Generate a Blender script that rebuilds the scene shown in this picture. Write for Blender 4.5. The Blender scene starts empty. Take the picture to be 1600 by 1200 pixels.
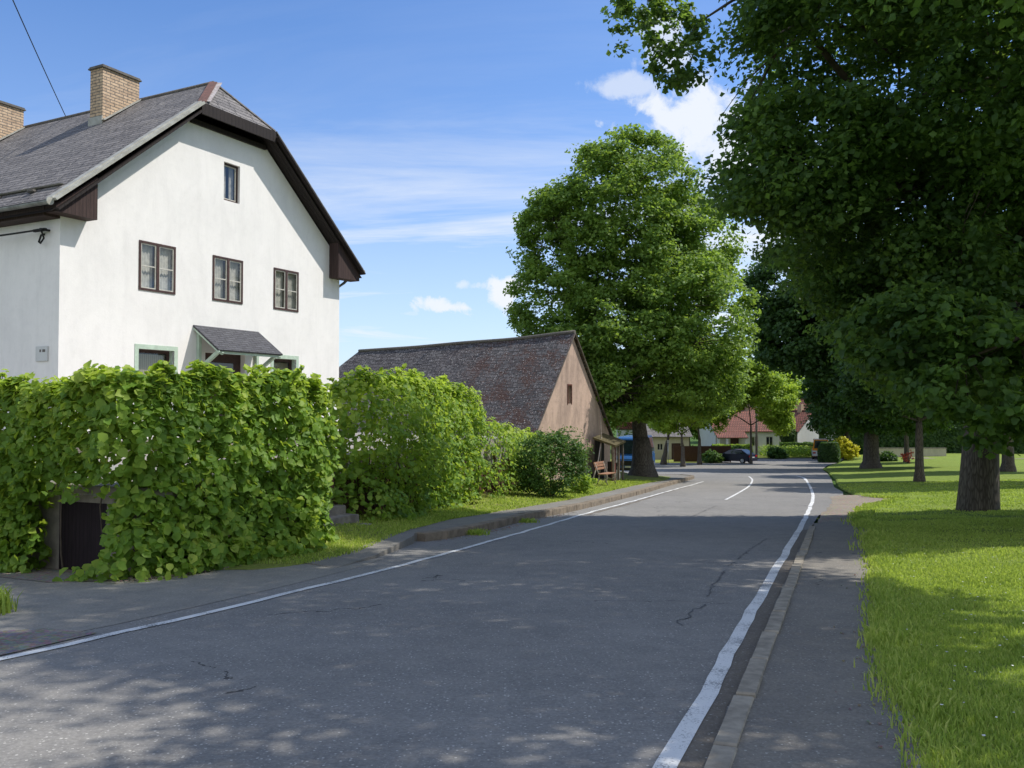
import bpy, bmesh, math, random
import numpy as np
from mathutils import Vector, Matrix, noise
random.seed(7)
SC = bpy.context.scene
COL = SC.collection
R = math.radians

# ------------------------------------------------------------------ camera
FPX = 1340.0
PITCH = math.atan(35 / FPX)
cam_d = bpy.data.cameras.new('camera')
cam = bpy.data.objects.new('camera', cam_d)
COL.objects.link(cam)
cam.location = (0, 0, 1.6)
cam.rotation_euler = (math.pi / 2 + PITCH, 0, 0)
cam_d.sensor_width = 36
cam_d.lens = FPX / 1600 * 36
cam_d.clip_end = 6000
cam_d.clip_start = 0.05
SC.camera = cam

# ------------------------------------------------------------------ terrain profile: the village street runs gently downhill
PRK = [(-60, 3.4), (0, 0), (30, -1.70), (45, -2.5), (60, -3.2), (80, -4.05), (92, -4.45), (105, -4.6), (3000, -4.6)]
PY = [k[0] for k in PRK]; PZ = [k[1] for k in PRK]
def Z(y): return float(np.interp(y, PY, PZ))
def ray(px, py):
    a = (px - 800) / FPX; b = (600 - py) / FPX
    d = Vector((a, math.cos(PITCH) - b * math.sin(PITCH), math.sin(PITCH) + b * math.cos(PITCH)))
    return d / d.y
def at(px, py, Y):
    r = ray(px, py); return Vector((r.x * Y, Y, 1.6 + r.z * Y))
def gp(px, py, dz=0.0):
    r = ray(px, py); lo = 0.5
    while 1.6 + r.z * lo - Z(lo) - dz > 0 and lo < 400: lo += 0.5
    a, b = lo - 0.5, lo
    for _ in range(30):
        m = (a + b) / 2
        if 1.6 + r.z * m - Z(m) - dz > 0: a = m
        else: b = m
    return Vector((r.x * a, a, Z(a) + dz))

GE = [(-12, -3.5), (-5, -1.2), (4.5, 2.13), (5.75, 2.55), (7.25, 3.09), (11.75, 4.97), (14.25, 5.97), (17.5, 7.23), (20.75, 8.36), (24, 9.75),
      (27, 11.3), (29.5, 13.1), (31, 13.9), (32.5, 13.3), (36, 14.2), (41.75, 15.91), (52, 19.6), (62, 23), (74, 26.9), (84, 31), (92, 35), (100, 39), (115, 46), (220, 95)]
def edge_r(y): return float(np.interp(y, [g[0] for g in GE], [g[1] for g in GE]))
def lawn_dz(x, y):
    d = x - edge_r(y)
    return 0.03 + min(0.3, max(0, d) * 0.028)
def lawn_z(x, y): return Z(y) + lawn_dz(x, y)

# ------------------------------------------------------------------ materials
def newmat(name):
    m = bpy.data.materials.new(name); m.use_nodes = True
    nt = m.node_tree; nt.nodes.clear()
    out = nt.nodes.new('ShaderNodeOutputMaterial')
    return m, nt, out
def N(nt, typ, **kw):
    n = nt.nodes.new(typ)
    for k, v in kw.items():
        if k.startswith('i_'):
            n.inputs[k[2:].replace('_', ' ')].default_value = v
        else: setattr(n, k, v)
    return n
def L(nt, a, b): nt.links.new(a, b)
def c4(c): return (c[0], c[1], c[2], 1)
def ramp(nt, fac, stops, interp='LINEAR'):
    r = nt.nodes.new('ShaderNodeValToRGB'); r.color_ramp.interpolation = interp
    el = r.color_ramp.elements
    while len(el) < len(stops): el.new(0.5)
    for e, (p, c) in zip(el, stops):
        e.position = p; e.color = c4(c) if not isinstance(c, (int, float)) else (c, c, c, 1)
    L(nt, fac, r.inputs[0]); return r.outputs[0]
def noise_n(nt, vec, scale, detail=4, rough=0.55, dist=0):
    n = nt.nodes.new('ShaderNodeTexNoise'); n.inputs['Scale'].default_value = scale
    n.inputs['Detail'].default_value = detail; n.inputs['Roughness'].default_value = rough; n.inputs['Distortion'].default_value = dist
    if vec is not None: L(nt, vec, n.inputs['Vector'])
    return n.outputs['Fac']
def mixc(nt, fac, a, b, mode='MIX'):
    n = nt.nodes.new('ShaderNodeMix'); n.data_type = 'RGBA'; n.blend_type = mode
    for s, v in ((0, fac), (6, a), (7, b)):
        if isinstance(v, bpy.types.NodeSocket): L(nt, v, n.inputs[s])
        else: n.inputs[s].default_value = v if s == 0 else c4(v)
    return n.outputs[2]
def mathn(nt, op, a, b=0.0):
    n = nt.nodes.new('ShaderNodeMath'); n.operation = op
    for s, v in ((0, a), (1, b)):
        if isinstance(v, bpy.types.NodeSocket): L(nt, v, n.inputs[s])
        else: n.inputs[s].default_value = v
    return n.outputs[0]
def pbsdf(nt, out, col, rough=0.8, spec=0.3, metal=0.0, bump=None, bstr=0.3, bdist=0.02):
    b = nt.nodes.new('ShaderNodeBsdfPrincipled')
    if isinstance(col, bpy.types.NodeSocket): L(nt, col, b.inputs['Base Color'])
    else: b.inputs['Base Color'].default_value = c4(col)
    if isinstance(rough, bpy.types.NodeSocket): L(nt, rough, b.inputs['Roughness'])
    else: b.inputs['Roughness'].default_value = rough
    b.inputs['Specular IOR Level'].default_value = spec; b.inputs['Metallic'].default_value = metal
    if bump is not None:
        bn = nt.nodes.new('ShaderNodeBump'); bn.inputs['Strength'].default_value = bstr; bn.inputs['Distance'].default_value = bdist
        L(nt, bump, bn.inputs['Height']); L(nt, bn.outputs[0], b.inputs['Normal'])
    L(nt, b.outputs[0], out.inputs[0]); return b
def objco(nt): return nt.nodes.new('ShaderNodeTexCoord').outputs['Object']
def geoco(nt): return nt.nodes.new('ShaderNodeNewGeometry').outputs['Position']

def m_simple(name, c1, c2=None, scale=6, rough=0.8, spec=0.3, metal=0, bstr=0.2, lo=0.35, hi=0.65, bd=0.01):
    m, nt, out = newmat(name)
    if c2 is None: c2 = tuple(v * 0.75 for v in c1)
    nz = noise_n(nt, objco(nt), scale, 5)
    pbsdf(nt, out, ramp(nt, nz, [(lo, c1), (hi, c2)]), rough, spec, metal, nz, bstr, bd); return m

def m_leaf(name, dark, mid, light, trans=(0.22, 0.38, 0.04), tw=0.42, hi_p=0.93):
    m, nt, out = newmat(name)
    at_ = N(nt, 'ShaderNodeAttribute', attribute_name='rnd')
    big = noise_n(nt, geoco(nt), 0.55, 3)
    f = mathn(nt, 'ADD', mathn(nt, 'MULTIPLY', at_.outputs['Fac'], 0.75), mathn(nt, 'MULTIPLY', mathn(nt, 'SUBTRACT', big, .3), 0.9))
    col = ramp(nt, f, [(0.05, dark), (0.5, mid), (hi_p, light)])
    b = nt.nodes.new('ShaderNodeBsdfPrincipled'); L(nt, col, b.inputs['Base Color'])
    b.inputs['Roughness'].default_value = 0.55; b.inputs['Specular IOR Level'].default_value = 0.3
    t = nt.nodes.new('ShaderNodeBsdfTranslucent')
    L(nt, mixc(nt, f, tuple(v * 0.7 for v in trans), tuple(v * 1.25 for v in trans)), t.inputs['Color'])
    mx = nt.nodes.new('ShaderNodeMixShader'); mx.inputs[0].default_value = tw
    L(nt, b.outputs[0], mx.inputs[1]); L(nt, t.outputs[0], mx.inputs[2]); L(nt, mx.outputs[0], out.inputs[0]); return m

def m_bark(name, c1, c2, sc=5):
    m, nt, out = newmat(name)
    mp = nt.nodes.new('ShaderNodeMapping'); mp.inputs['Scale'].default_value = (1, 1, 0.16); L(nt, objco(nt), mp.inputs[0])
    n1 = noise_n(nt, mp.outputs[0], sc, 6, 0.65, 0.6)
    v = nt.nodes.new('ShaderNodeTexVoronoi'); v.feature = 'DISTANCE_TO_EDGE'; v.inputs['Scale'].default_value = sc * 3.6; L(nt, mp.outputs[0], v.inputs['Vector'])
    vv = ramp(nt, v.outputs['Distance'], [(0.0, 0.0), (0.22, 1.0)])
    h = mixc(nt, 0.6, n1, vv)
    col = mixc(nt, vv, tuple(k * 0.6 for k in c1), ramp(nt, n1, [(0.35, c1), (0.65, c2)]))
    pbsdf(nt, out, col, 0.95, 0.1, 0, h, 0.6, 0.025); return m

def m_asphalt(name, base, speck=0.35, crack=True, warm=0.0, speck_t=0.085):
    m, nt, out = newmat(name)
    co = geoco(nt)
    n1 = noise_n(nt, co, 0.35, 5, 0.6); n2 = noise_n(nt, co, 38, 4, 0.7); n3 = noise_n(nt, co, 3.2, 5, 0.6)
    b2 = tuple(v * 1.28 for v in base); b0 = tuple(v * 0.78 for v in base)
    col = ramp(nt, n1, [(0.35, b0), (0.65, b2)])
    col = mixc(nt, 0.55, col, ramp(nt, n2, [(0.3, tuple(v * .45 for v in base)), (0.7, tuple(v * 1.6 for v in base))]))
    col = mixc(nt, 0.25, col, ramp(nt, n3, [(0.35, b0), (0.65, (base[0] * 1.45 + warm, base[1] * 1.4 + warm * .8, base[2] * 1.3))]))
    v = nt.nodes.new('ShaderNodeTexVoronoi'); v.inputs['Scale'].default_value = 40; L(nt, co, v.inputs['Vector'])
    rn = nt.nodes.new('ShaderNodeSeparateColor'); L(nt, v.outputs['Color'], rn.inputs[0])
    sp = mathn(nt, 'MULTIPLY', mathn(nt, 'LESS_THAN', v.outputs['Distance'], 0.30), mathn(nt, 'LESS_THAN', rn.outputs[0], speck_t))
    v2 = nt.nodes.new('ShaderNodeTexVoronoi'); v2.inputs['Scale'].default_value = 75; L(nt, co, v2.inputs['Vector'])
    rn2 = nt.nodes.new('ShaderNodeSeparateColor'); L(nt, v2.outputs['Color'], rn2.inputs[0])
    sp2 = mathn(nt, 'MULTIPLY', mathn(nt, 'LESS_THAN', v2.outputs['Distance'], 0.4), mathn(nt, 'LESS_THAN', rn2.outputs[0], 0.12))
    col = mixc(nt, mathn(nt, 'MULTIPLY', sp2, 0.35), col, (speck * .8, speck * .78, speck * .72))
    col = mixc(nt, mathn(nt, 'MULTIPLY', sp, 0.6), col, (speck, speck * .97, speck * .88))
    h = n2
    if crack:
        wv = nt.nodes.new('ShaderNodeVectorMath'); wv.operation = 'ADD'
        nn = nt.nodes.new('ShaderNodeTexNoise'); nn.inputs['Scale'].default_value = 1.3; nn.inputs['Detail'].default_value = 6; L(nt, co, nn.inputs['Vector'])
        sc_ = nt.nodes.new('ShaderNodeVectorMath'); sc_.operation = 'SCALE'; sc_.inputs['Scale'].default_value = 1.6; L(nt, nn.outputs['Color'], sc_.inputs[0])
        L(nt, co, wv.inputs[0]); L(nt, sc_.outputs[0], wv.inputs[1])
        vc = nt.nodes.new('ShaderNodeTexVoronoi'); vc.feature = 'DISTANCE_TO_EDGE'; vc.inputs['Scale'].default_value = 0.17; L(nt, wv.outputs[0], vc.inputs['Vector'])
        ck = mathn(nt, 'LESS_THAN', vc.outputs['Distance'], 0.0022)
        ck = mathn(nt, 'MULTIPLY', ck, mathn(nt, 'GREATER_THAN', noise_n(nt, co, 0.6, 4), 0.55))
        col = mixc(nt, mathn(nt, 'MULTIPLY', ck, 0.7), col, (0.012, 0.012, 0.014))
    pbsdf(nt, out, col, 0.9, 0.2, 0, h, 0.35, 0.006); return m

def m_grass_ground(name, g1, g2, dirt, dirt_amt=0.62):
    m, nt, out = newmat(name); co = geoco(nt)
    n1 = noise_n(nt, co, 0.5, 5, 0.6); n2 = noise_n(nt, co, 14, 5, 0.75); n3 = noise_n(nt, co, 1.7, 5, 0.65)
    col = ramp(nt, n1, [(0.3, g1), (0.7, g2)])
    col = mixc(nt, 0.5, col, ramp(nt, n2, [(0.3, tuple(v * .4 for v in g1)), (0.7, tuple(v * 1.5 for v in g2))]))
    col = mixc(nt, ramp(nt, n3, [(dirt_amt, 0.0), (dirt_amt + .1, 1.0)]), col, dirt)
    pbsdf(nt, out, col, 0.95, 0.1, 0, n2, 0.8, 0.05); return m

def m_dirt(name, c1, c2, sc=9):
    m, nt, out = newmat(name); co = geoco(nt)
    n1 = noise_n(nt, co, 0.8, 5, 0.6); n2 = noise_n(nt, co, sc * 3, 5, 0.8)
    v = nt.nodes.new('ShaderNodeTexVoronoi'); v.inputs['Scale'].default_value = 26; L(nt, co, v.inputs['Vector'])
    col = mixc(nt, 0.5, ramp(nt, n1, [(.35, c1), (.65, c2)]), ramp(nt, n2, [(.3, tuple(k * .5 for k in c1)), (.7, tuple(k * 1.5 for k in c2))]))
    col = mixc(nt, 0.3, col, v.outputs['Color'], 'SOFT_LIGHT')
    pbsdf(nt, out, col, 0.95, 0.1, 0, n2, 0.7, 0.02); return m

def m_tiles(name, c1, c2, bw, bh, mortar=(0.02, 0.02, 0.02), ms=0.012, moss=None, moss_amt=0.55, lichen=None, offset=0.5, rough=0.75, bstr=0.7, bd=0.02, lt=0.66, grad=None):
    """shingles, slates or bricks over the metric UV map"""
    m, nt, out = newmat(name)
    uv = nt.nodes.new('ShaderNodeUVMap').outputs[0]
    wn = nt.nodes.new('ShaderNodeTexNoise'); wn.inputs['Scale'].default_value = 2.5; wn.inputs['Detail'].default_value = 3; L(nt, uv, wn.inputs['Vector'])
    sc_ = nt.nodes.new('ShaderNodeVectorMath'); sc_.operation = 'SCALE'; sc_.inputs['Scale'].default_value = 0.025; L(nt, wn.outputs['Color'], sc_.inputs[0])
    ad = nt.nodes.new('ShaderNodeVectorMath'); L(nt, uv, ad.inputs[0]); L(nt, sc_.outputs[0], ad.inputs[1])
    b = nt.nodes.new('ShaderNodeTexBrick'); b.offset = offset
    b.inputs['Scale'].default_value = 1; b.inputs['Brick Width'].default_value = bw; b.inputs['Row Height'].default_value = bh
    b.inputs['Mortar Size'].default_value = ms; b.inputs['Mortar Smooth'].default_value = 0.3; b.inputs['Bias'].default_value = 0
    b.inputs['Color1'].default_value = c4(c1); b.inputs['Color2'].default_value = c4(c2); b.inputs['Mortar'].default_value = c4(mortar)
    L(nt, ad.outputs[0], b.inputs['Vector'])
    n1 = noise_n(nt, uv, 0.9, 6, 0.65); n2 = noise_n(nt, uv, 9, 5, 0.7)
    col = mixc(nt, 0.6, b.outputs['Color'], ramp(nt, n2, [(0.3, 0.25), (0.7, 0.85)]), 'OVERLAY')
    if moss:
        mm = ramp(nt, mixc(nt, 0.45, n1, n2), [(moss_amt, 0.0), (moss_amt + .07, 1.0)])
        if grad:
            so_ = nt.nodes.new('ShaderNodeSeparateXYZ'); L(nt, objco(nt), so_.inputs[0])
            mr = nt.nodes.new('ShaderNodeMapRange'); mr.inputs[1].default_value = grad[0]; mr.inputs[2].default_value = grad[1]; mr.inputs[3].default_value = 1.0; mr.inputs[4].default_value = .12; L(nt, so_.outputs[1], mr.inputs[0]); mm = mathn(nt, 'MULTIPLY', mm, mr.outputs[0])
        col = mixc(nt, mm, col, moss)
    if lichen:
        n3 = noise_n(nt, uv, 13, 3, 0.6)
        col = mixc(nt, ramp(nt, n3, [(lt, 0.0), (lt + .04, 0.85)]), col, lichen)
    # each course is a little wedge: thick at its lower edge
    sx = nt.nodes.new('ShaderNodeSeparateXYZ'); L(nt, ad.outputs[0], sx.inputs[0])
    saw = mathn(nt, 'FRACT', mathn(nt, 'DIVIDE', sx.outputs[1], bh))
    h = mathn(nt, 'ADD', mathn(nt, 'MULTIPLY', mathn(nt, 'SUBTRACT', 1.0, b.outputs['Fac']), 0.6), mathn(nt, 'MULTIPLY', mathn(nt, 'SUBTRACT', 1.0, saw), 0.5))
    h = mathn(nt, 'ADD', h, mathn(nt, 'MULTIPLY', n2, 0.5))
    pbsdf(nt, out, col, rough, 0.3, 0, h, bstr, bd); return m

def m_plaster(name, c, stain, amt=0.5, sc=1.2, bstr=0.25, hi=0.75, vert=0.5):
    m, nt, out = newmat(name); co = objco(nt)
    mp = nt.nodes.new('ShaderNodeMapping'); mp.inputs['Scale'].default_value = (1, 1, vert); L(nt, co, mp.inputs[0])
    n1 = noise_n(nt, mp.outputs[0], sc, 7, 0.68, 0.4); n2 = noise_n(nt, co, 22, 5, 0.7); n3 = noise_n(nt, co, 5, 5, .7)
    col = mixc(nt, mathn(nt, 'MULTIPLY', ramp(nt, n1, [(0.42, 0.0), (hi, 1.0)]), amt), c, stain)
    col = mixc(nt, mathn(nt, 'MULTIPLY', ramp(nt, n3, [(0.5, 0.0), (0.8, 1.0)]), amt * .6), col, stain)
    mp2 = nt.nodes.new('ShaderNodeMapping'); mp2.inputs['Scale'].default_value = (5, 5, .35); L(nt, co, mp2.inputs[0])
    col = mixc(nt, mathn(nt, 'MULTIPLY', ramp(nt, noise_n(nt, mp2.outputs[0], 1.0, 6, .7), [(.52, 0.0), (.75, 1.0)]), amt * .55), col, stain)
    h = mathn(nt, 'ADD', n2, n3)
    pbsdf(nt, out, col, 0.92, 0.15, 0, h, bstr, 0.012); return m

def m_planks(name, c1, c2, w=0.1, rough=0.75):
    m, nt, out = newmat(name)
    uv = nt.nodes.new('ShaderNodeUVMap').outputs[0]
    s = nt.nodes.new('ShaderNodeSeparateXYZ'); L(nt, uv, s.inputs[0])
    fr = mathn(nt, 'FRACT', mathn(nt, 'DIVIDE', s.outputs[0], w))
    gap = mathn(nt, 'LESS_THAN', fr, 0.1)
    mp = nt.nodes.new('ShaderNodeMapping'); mp.inputs['Scale'].default_value = (30, 2, 1); L(nt, uv, mp.inputs[0])
    n1 = noise_n(nt, mp.outputs[0], 1.0, 5, .7)
    col = mixc(nt, mathn(nt, 'MULTIPLY', gap, 0.85), ramp(nt, n1, [(.3, c1), (.7, c2)]), (0.006, 0.005, 0.005))
    pbsdf(nt, out, col, rough, 0.25, 0, mathn(nt, 'SUBTRACT', n1, gap), 0.5, 0.01); return m

def m_paint(name):
    m, nt, out = newmat(name); co = geoco(nt)
    n1 = noise_n(nt, co, 55, 4, 0.8); n2 = noise_n(nt, co, 2.2, 4, 0.6)
    f = mathn(nt, 'ADD', mathn(nt, 'MULTIPLY', n1, 0.75), mathn(nt, 'MULTIPLY', n2, 0.5))
    col = mixc(nt, ramp(nt, f, [(0.50, 0.0), (0.62, 1.0)]), (0.09, 0.093, 0.1), (0.55, 0.55, 0.54))
    pbsdf(nt, out, mixc(nt, ramp(nt, f, [(0.50, 0.0), (0.62, 0.97)]), (0.15, 0.15, 0.15), (0.72, 0.72, 0.70)), 0.75, 0.3, 0, n1, 0.4, 0.004); return m

def m_glass(name, refl=0.22, tint=(0.75, 0.8, 0.8)):
    m, nt, out = newmat(name)
    t = nt.nodes.new('ShaderNodeBsdfTransparent'); t.inputs[0].default_value = c4(tint)
    g = nt.nodes.new('ShaderNodeBsdfGlossy'); g.inputs['Roughness'].default_value = 0.03; g.inputs['Color'].default_value = (0.9, 0.95, 1, 1)
    mx = nt.nodes.new('ShaderNodeMixShader'); mx.inputs[0].default_value = refl
    L(nt, t.outputs[0], mx.inputs[1]); L(nt, g.outputs[0], mx.inputs[2]); L(nt, mx.outputs[0], out.inputs[0]); return m
def m_gloss(name, c, rough=0.15, spec=0.6, metal=0.0, coat=0.0):
    m, nt, out = newmat(name); nz = noise_n(nt, objco(nt), 3, 4)
    b = pbsdf(nt, out, ramp(nt, nz, [(.3, c), (.7, tuple(v * .85 for v in c))]), rough, spec, metal); b.inputs['Coat Weight'].default_value = coat; return m

MT = {}
MT['asphalt'] = m_asphalt('road_asphalt', (0.205, 0.198, 0.186), 0.62, True, 0.0, 0.13)
MT['path'] = m_asphalt('path_asphalt', (0.185, 0.172, 0.152), 0.5, True, 0.02, 0.09)
MT['drive'] = m_asphalt('drive_asphalt', (0.225, 0.214, 0.192), 0.5, True, 0.015, 0.08)
MT['pave'] = m_asphalt('pavement_asphalt', (0.19, 0.18, 0.162), 0.42, True, 0.01, 0.05)
MT['paint'] = m_paint('worn_white_paint')
MT['dirt'] = m_dirt('gravel_dirt', (0.20, 0.16, 0.12), (0.30, 0.26, 0.21))
MT['soil'] = m_dirt('dark_soil', (0.055, 0.042, 0.03), (0.09, 0.072, 0.05))
MT['lawn'] = m_grass_ground('lawn_ground', (0.13, 0.20, 0.035), (0.23, 0.29, 0.06), (0.20, 0.17, 0.09), 0.62)
MT['verge'] = m_grass_ground('verge_ground', (0.14, 0.19, 0.035), (0.26, 0.28, 0.07), (0.22, 0.18, 0.10), 0.56)
MT['yard'] = m_dirt('pale_gravel_yard', (0.26, 0.24, 0.21), (0.34, 0.32, 0.29))
MT['gutgrit'] = m_asphalt('gutter_grit', (0.15, 0.132, 0.112), 0.45, False, 0.02, 0.1)
MT['grit'] = m_dirt('roadside_dirt', (0.19, 0.17, 0.15), (0.26, 0.235, 0.205))
MT['field'] = m_grass_ground('field_ground', (0.045, 0.09, 0.02), (0.08, 0.14, 0.03), (0.1, 0.1, 0.05), 0.7)
MT['kerbR'] = m_simple('worn_kerbstone', (0.36, 0.32, 0.255), (0.23, 0.205, 0.165), 9, 0.9, 0.15, 0, 0.5, bd=0.01)
MT['kerbL'] = m_simple('sandstone_kerb', (0.27, 0.22, 0.165), (0.16, 0.135, 0.105), 5, 0.9, 0.15, 0, 0.5, bd=0.01)
MT['conc'] = m_simple('old_concrete', (0.30, 0.27, 0.23), (0.17, 0.15, 0.13), 4, 0.9, 0.15, 0, 0.5, bd=0.015)
MT['white'] = m_plaster('white_render', (0.86, 0.835, 0.81), (0.58, 0.565, 0.55), 0.36)
MT['pink'] = m_plaster('pink_weathered_render', (0.53, 0.385, 0.31), (0.24, 0.18, 0.155), 1.0, 1.3, 0.9, 0.72, 0.3)
MT['cream'] = m_plaster('cream_render', (0.48, 0.44, 0.36), (0.3, 0.27, 0.22), 0.5)
MT['farwhite'] = m_plaster('far_white_render', (0.62, 0.63, 0.62), (0.42, 0.42, 0.42), 0.4)
MT['slate'] = m_tiles('grey_slate', (0.185, 0.172, 0.166), (0.12, 0.112, 0.11), 0.62, 0.17, (0.02, 0.02, 0.02), 0.014, moss=(0.235, 0.215, 0.185), moss_amt=0.57, lichen=(0.40, 0.37, 0.33), lt=0.62, offset=0.12, bstr=1.0, bd=0.035)
MT['canopyslate'] = m_tiles('canopy_slate', (0.085, 0.085, 0.095), (0.06, 0.06, 0.07), 0.3, 0.1, (0.02, 0.02, 0.02), 0.008)
MT['barnslate'] = m_tiles('barn_slate', (0.115, 0.11, 0.112), (0.06, 0.056, 0.058), 0.36, 0.22, (0.02, 0.019, 0.019), 0.016, moss=(0.075, 0.040, 0.030), moss_amt=0.485, grad=(4.0, 7.5), lichen=(0.5, 0.46, 0.44), lt=0.61, bstr=1.0, bd=0.06)
MT['redtile'] = m_tiles('red_tiles', (0.27, 0.10, 0.068), (0.19, 0.075, 0.052), 0.3, 0.36, (0.06, 0.03, 0.025), 0.05, moss=(0.2, 0.11, 0.08), moss_amt=0.56, bstr=1, bd=0.05)
MT['brick'] = m_tiles('yellow_brick', (0.52, 0.38, 0.25), (0.40, 0.28, 0.18), 0.28, 0.085, (0.13, 0.115, 0.10), 0.012, moss=(0.26, 0.2, 0.15), moss_amt=0.6, bstr=0.35, bd=0.01)
MT['capst'] = m_simple('chimney_cap', (0.17, 0.155, 0.14), (0.10, 0.09, 0.08), 12)
MT['sheet'] = m_simple('weathered_sheet_metal', (0.42, 0.42, 0.38), (0.30, 0.29, 0.25), 5, 0.6, 0.4, 0, 0.1)
MT['rust'] = m_simple('rusty_flashing', (0.17, 0.085, 0.07), (0.11, 0.065, 0.055), 9)
MT['flash'] = m_simple('pale_flashing', (0.5, 0.47, 0.46), (0.32, 0.26, 0.24), 7, 0.5)
MT['zinc'] = m_simple('zinc_gutter', (0.30, 0.30, 0.29), (0.16, 0.16, 0.155), 6, 0.5, 0.5, 0.3)
MT['darkwood'] = m_planks('dark_brown_planks', (0.035, 0.022, 0.02), (0.075, 0.047, 0.042), 0.09)
MT['soffit'] = m_planks('soffit_planks', (0.018, 0.014, 0.013), (0.035, 0.027, 0.025), 0.13)
MT['door'] = m_planks('black_brown_planks', (0.012, 0.008, 0.011), (0.028, 0.018, 0.022), 0.075)
MT['frame'] = m_simple('brown_window_paint', (0.085, 0.045, 0.04), (0.05, 0.03, 0.028), 15, 0.55)
MT['mint'] = m_simple('mint_paint', (0.52, 0.64, 0.52), (0.42, 0.52, 0.42), 8, 0.7)
MT['winwhite'] = m_simple('white_window_paint', (0.6, 0.58, 0.52), (0.45, 0.43, 0.38), 8, 0.6)
MT['curtain'] = m_simple('net_curtain', (0.62, 0.60, 0.56), (0.40, 0.39, 0.37), 7, 0.9)
MT['blind'] = m_planks('beige_blind', (0.44, 0.40, 0.30), (0.36, 0.33, 0.25), 0.06)
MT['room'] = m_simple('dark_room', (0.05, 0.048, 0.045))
MT['glass'] = m_glass('window_glass', 0.07, (0.85, 0.86, 0.84))
MT['carglass'] = m_gloss('car_glass', (0.015, 0.025, 0.03), 0.06, 0.8)
MT['black'] = m_simple('black_rubber', (0.02, 0.02, 0.022), None, 10, 0.6)
MT['metal'] = m_gloss('bright_metal', (0.5, 0.5, 0.5), 0.3, 0.5, 0.8)
MT['navy'] = m_gloss('navy_car_paint', (0.010, 0.014, 0.04), 0.3, 0.35, 0.0, 0.1)
MT['blue'] = m_gloss('blue_van_paint', (0.03, 0.12, 0.32), 0.25, 0.6, 0.0, 0.4)
MT['orange'] = m_gloss('orange_van_paint', (0.75, 0.30, 0.02), 0.3, 0.5)
MT['vanwhite'] = m_gloss('white_van_paint', (0.6, 0.62, 0.65), 0.3, 0.5)
MT['redlamp'] = m_gloss('red_lamp', (0.45, 0.02, 0.02), 0.2)
MT['headlamp'] = m_gloss('headlamp_glass', (0.6, 0.62, 0.62), 0.15)
MT['plate'] = m_simple('number_plate', (0.6, 0.6, 0.58))
MT['benchwood'] = m_simple('weathered_bench_wood', (0.36, 0.20, 0.12), (0.25, 0.13, 0.08), 14)
MT['castiron'] = m_simple('pale_cast_iron', (0.36, 0.33, 0.26), (0.22, 0.20, 0.16), 10)
MT['redboard'] = m_planks('red_brown_boards', (0.10, 0.035, 0.03), (0.16, 0.06, 0.045), 0.14)
MT['mossroof'] = m_simple('mossy_boards', (0.12, 0.10, 0.045), (0.06, 0.05, 0.025), 9)
MT['paleboard'] = m_simple('pale_boards', (0.5, 0.46, 0.42), (0.25, 0.22, 0.2), 5)
MT['pole'] = m_simple('grey_timber_pole', (0.20, 0.17, 0.14), (0.11, 0.095, 0.08), 6)
MT['fencewood'] = m_planks('brown_fence_boards', (0.07, 0.035, 0.022), (0.12, 0.06, 0.04), 0.12)
MT['bark'] = m_bark('linden_bark', (0.12, 0.10, 0.082), (0.19, 0.165, 0.135))
MT['bark2'] = m_bark('grey_bark', (0.14, 0.12, 0.10), (0.22, 0.19, 0.16), 7)
MT['twig'] = m_simple('twig_bark', (0.09, 0.07, 0.05), (0.05, 0.04, 0.03), 9)
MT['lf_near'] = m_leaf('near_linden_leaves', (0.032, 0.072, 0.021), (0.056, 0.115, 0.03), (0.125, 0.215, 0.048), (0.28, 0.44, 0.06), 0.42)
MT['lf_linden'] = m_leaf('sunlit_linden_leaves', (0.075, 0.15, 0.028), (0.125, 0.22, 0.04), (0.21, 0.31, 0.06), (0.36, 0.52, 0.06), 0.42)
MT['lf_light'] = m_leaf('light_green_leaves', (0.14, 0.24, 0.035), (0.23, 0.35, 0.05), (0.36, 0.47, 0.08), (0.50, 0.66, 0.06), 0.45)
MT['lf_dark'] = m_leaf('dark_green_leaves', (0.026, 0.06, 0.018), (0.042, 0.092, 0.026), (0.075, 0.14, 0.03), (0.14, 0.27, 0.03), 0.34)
MT['lf_vine'] = m_leaf('vine_leaves', (0.07, 0.15, 0.02), (0.15, 0.27, 0.035), (0.36, 0.44, 0.07), (0.5, 0.66, 0.06), 0.42, 0.90)
MT['lf_bush'] = m_leaf('bush_leaves', (0.04, 0.10, 0.022), (0.065, 0.145, 0.03), (0.11, 0.20, 0.045), (0.18, 0.30, 0.04), 0.35)
MT['lf_yellow'] = m_leaf('yellow_leaves', (0.35, 0.34, 0.03), (0.55, 0.52, 0.04), (0.75, 0.70, 0.08), (0.8, 0.75, 0.05), 0.4)
MT['lf_red'] = m_leaf('red_flowers', (0.35, 0.05, 0.03), (0.6, 0.10, 0.05), (0.7, 0.25, 0.15), (0.6, 0.1, 0.05), 0.3)
MT['lf_grass'] = m_leaf('grass_blades', (0.15, 0.225, 0.038), (0.26, 0.36, 0.055), (0.48, 0.50, 0.14), (0.52, 0.66, 0.085), 0.42)
MT['petal'] = m_simple('white_petals', (0.75, 0.75, 0.7))

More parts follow.
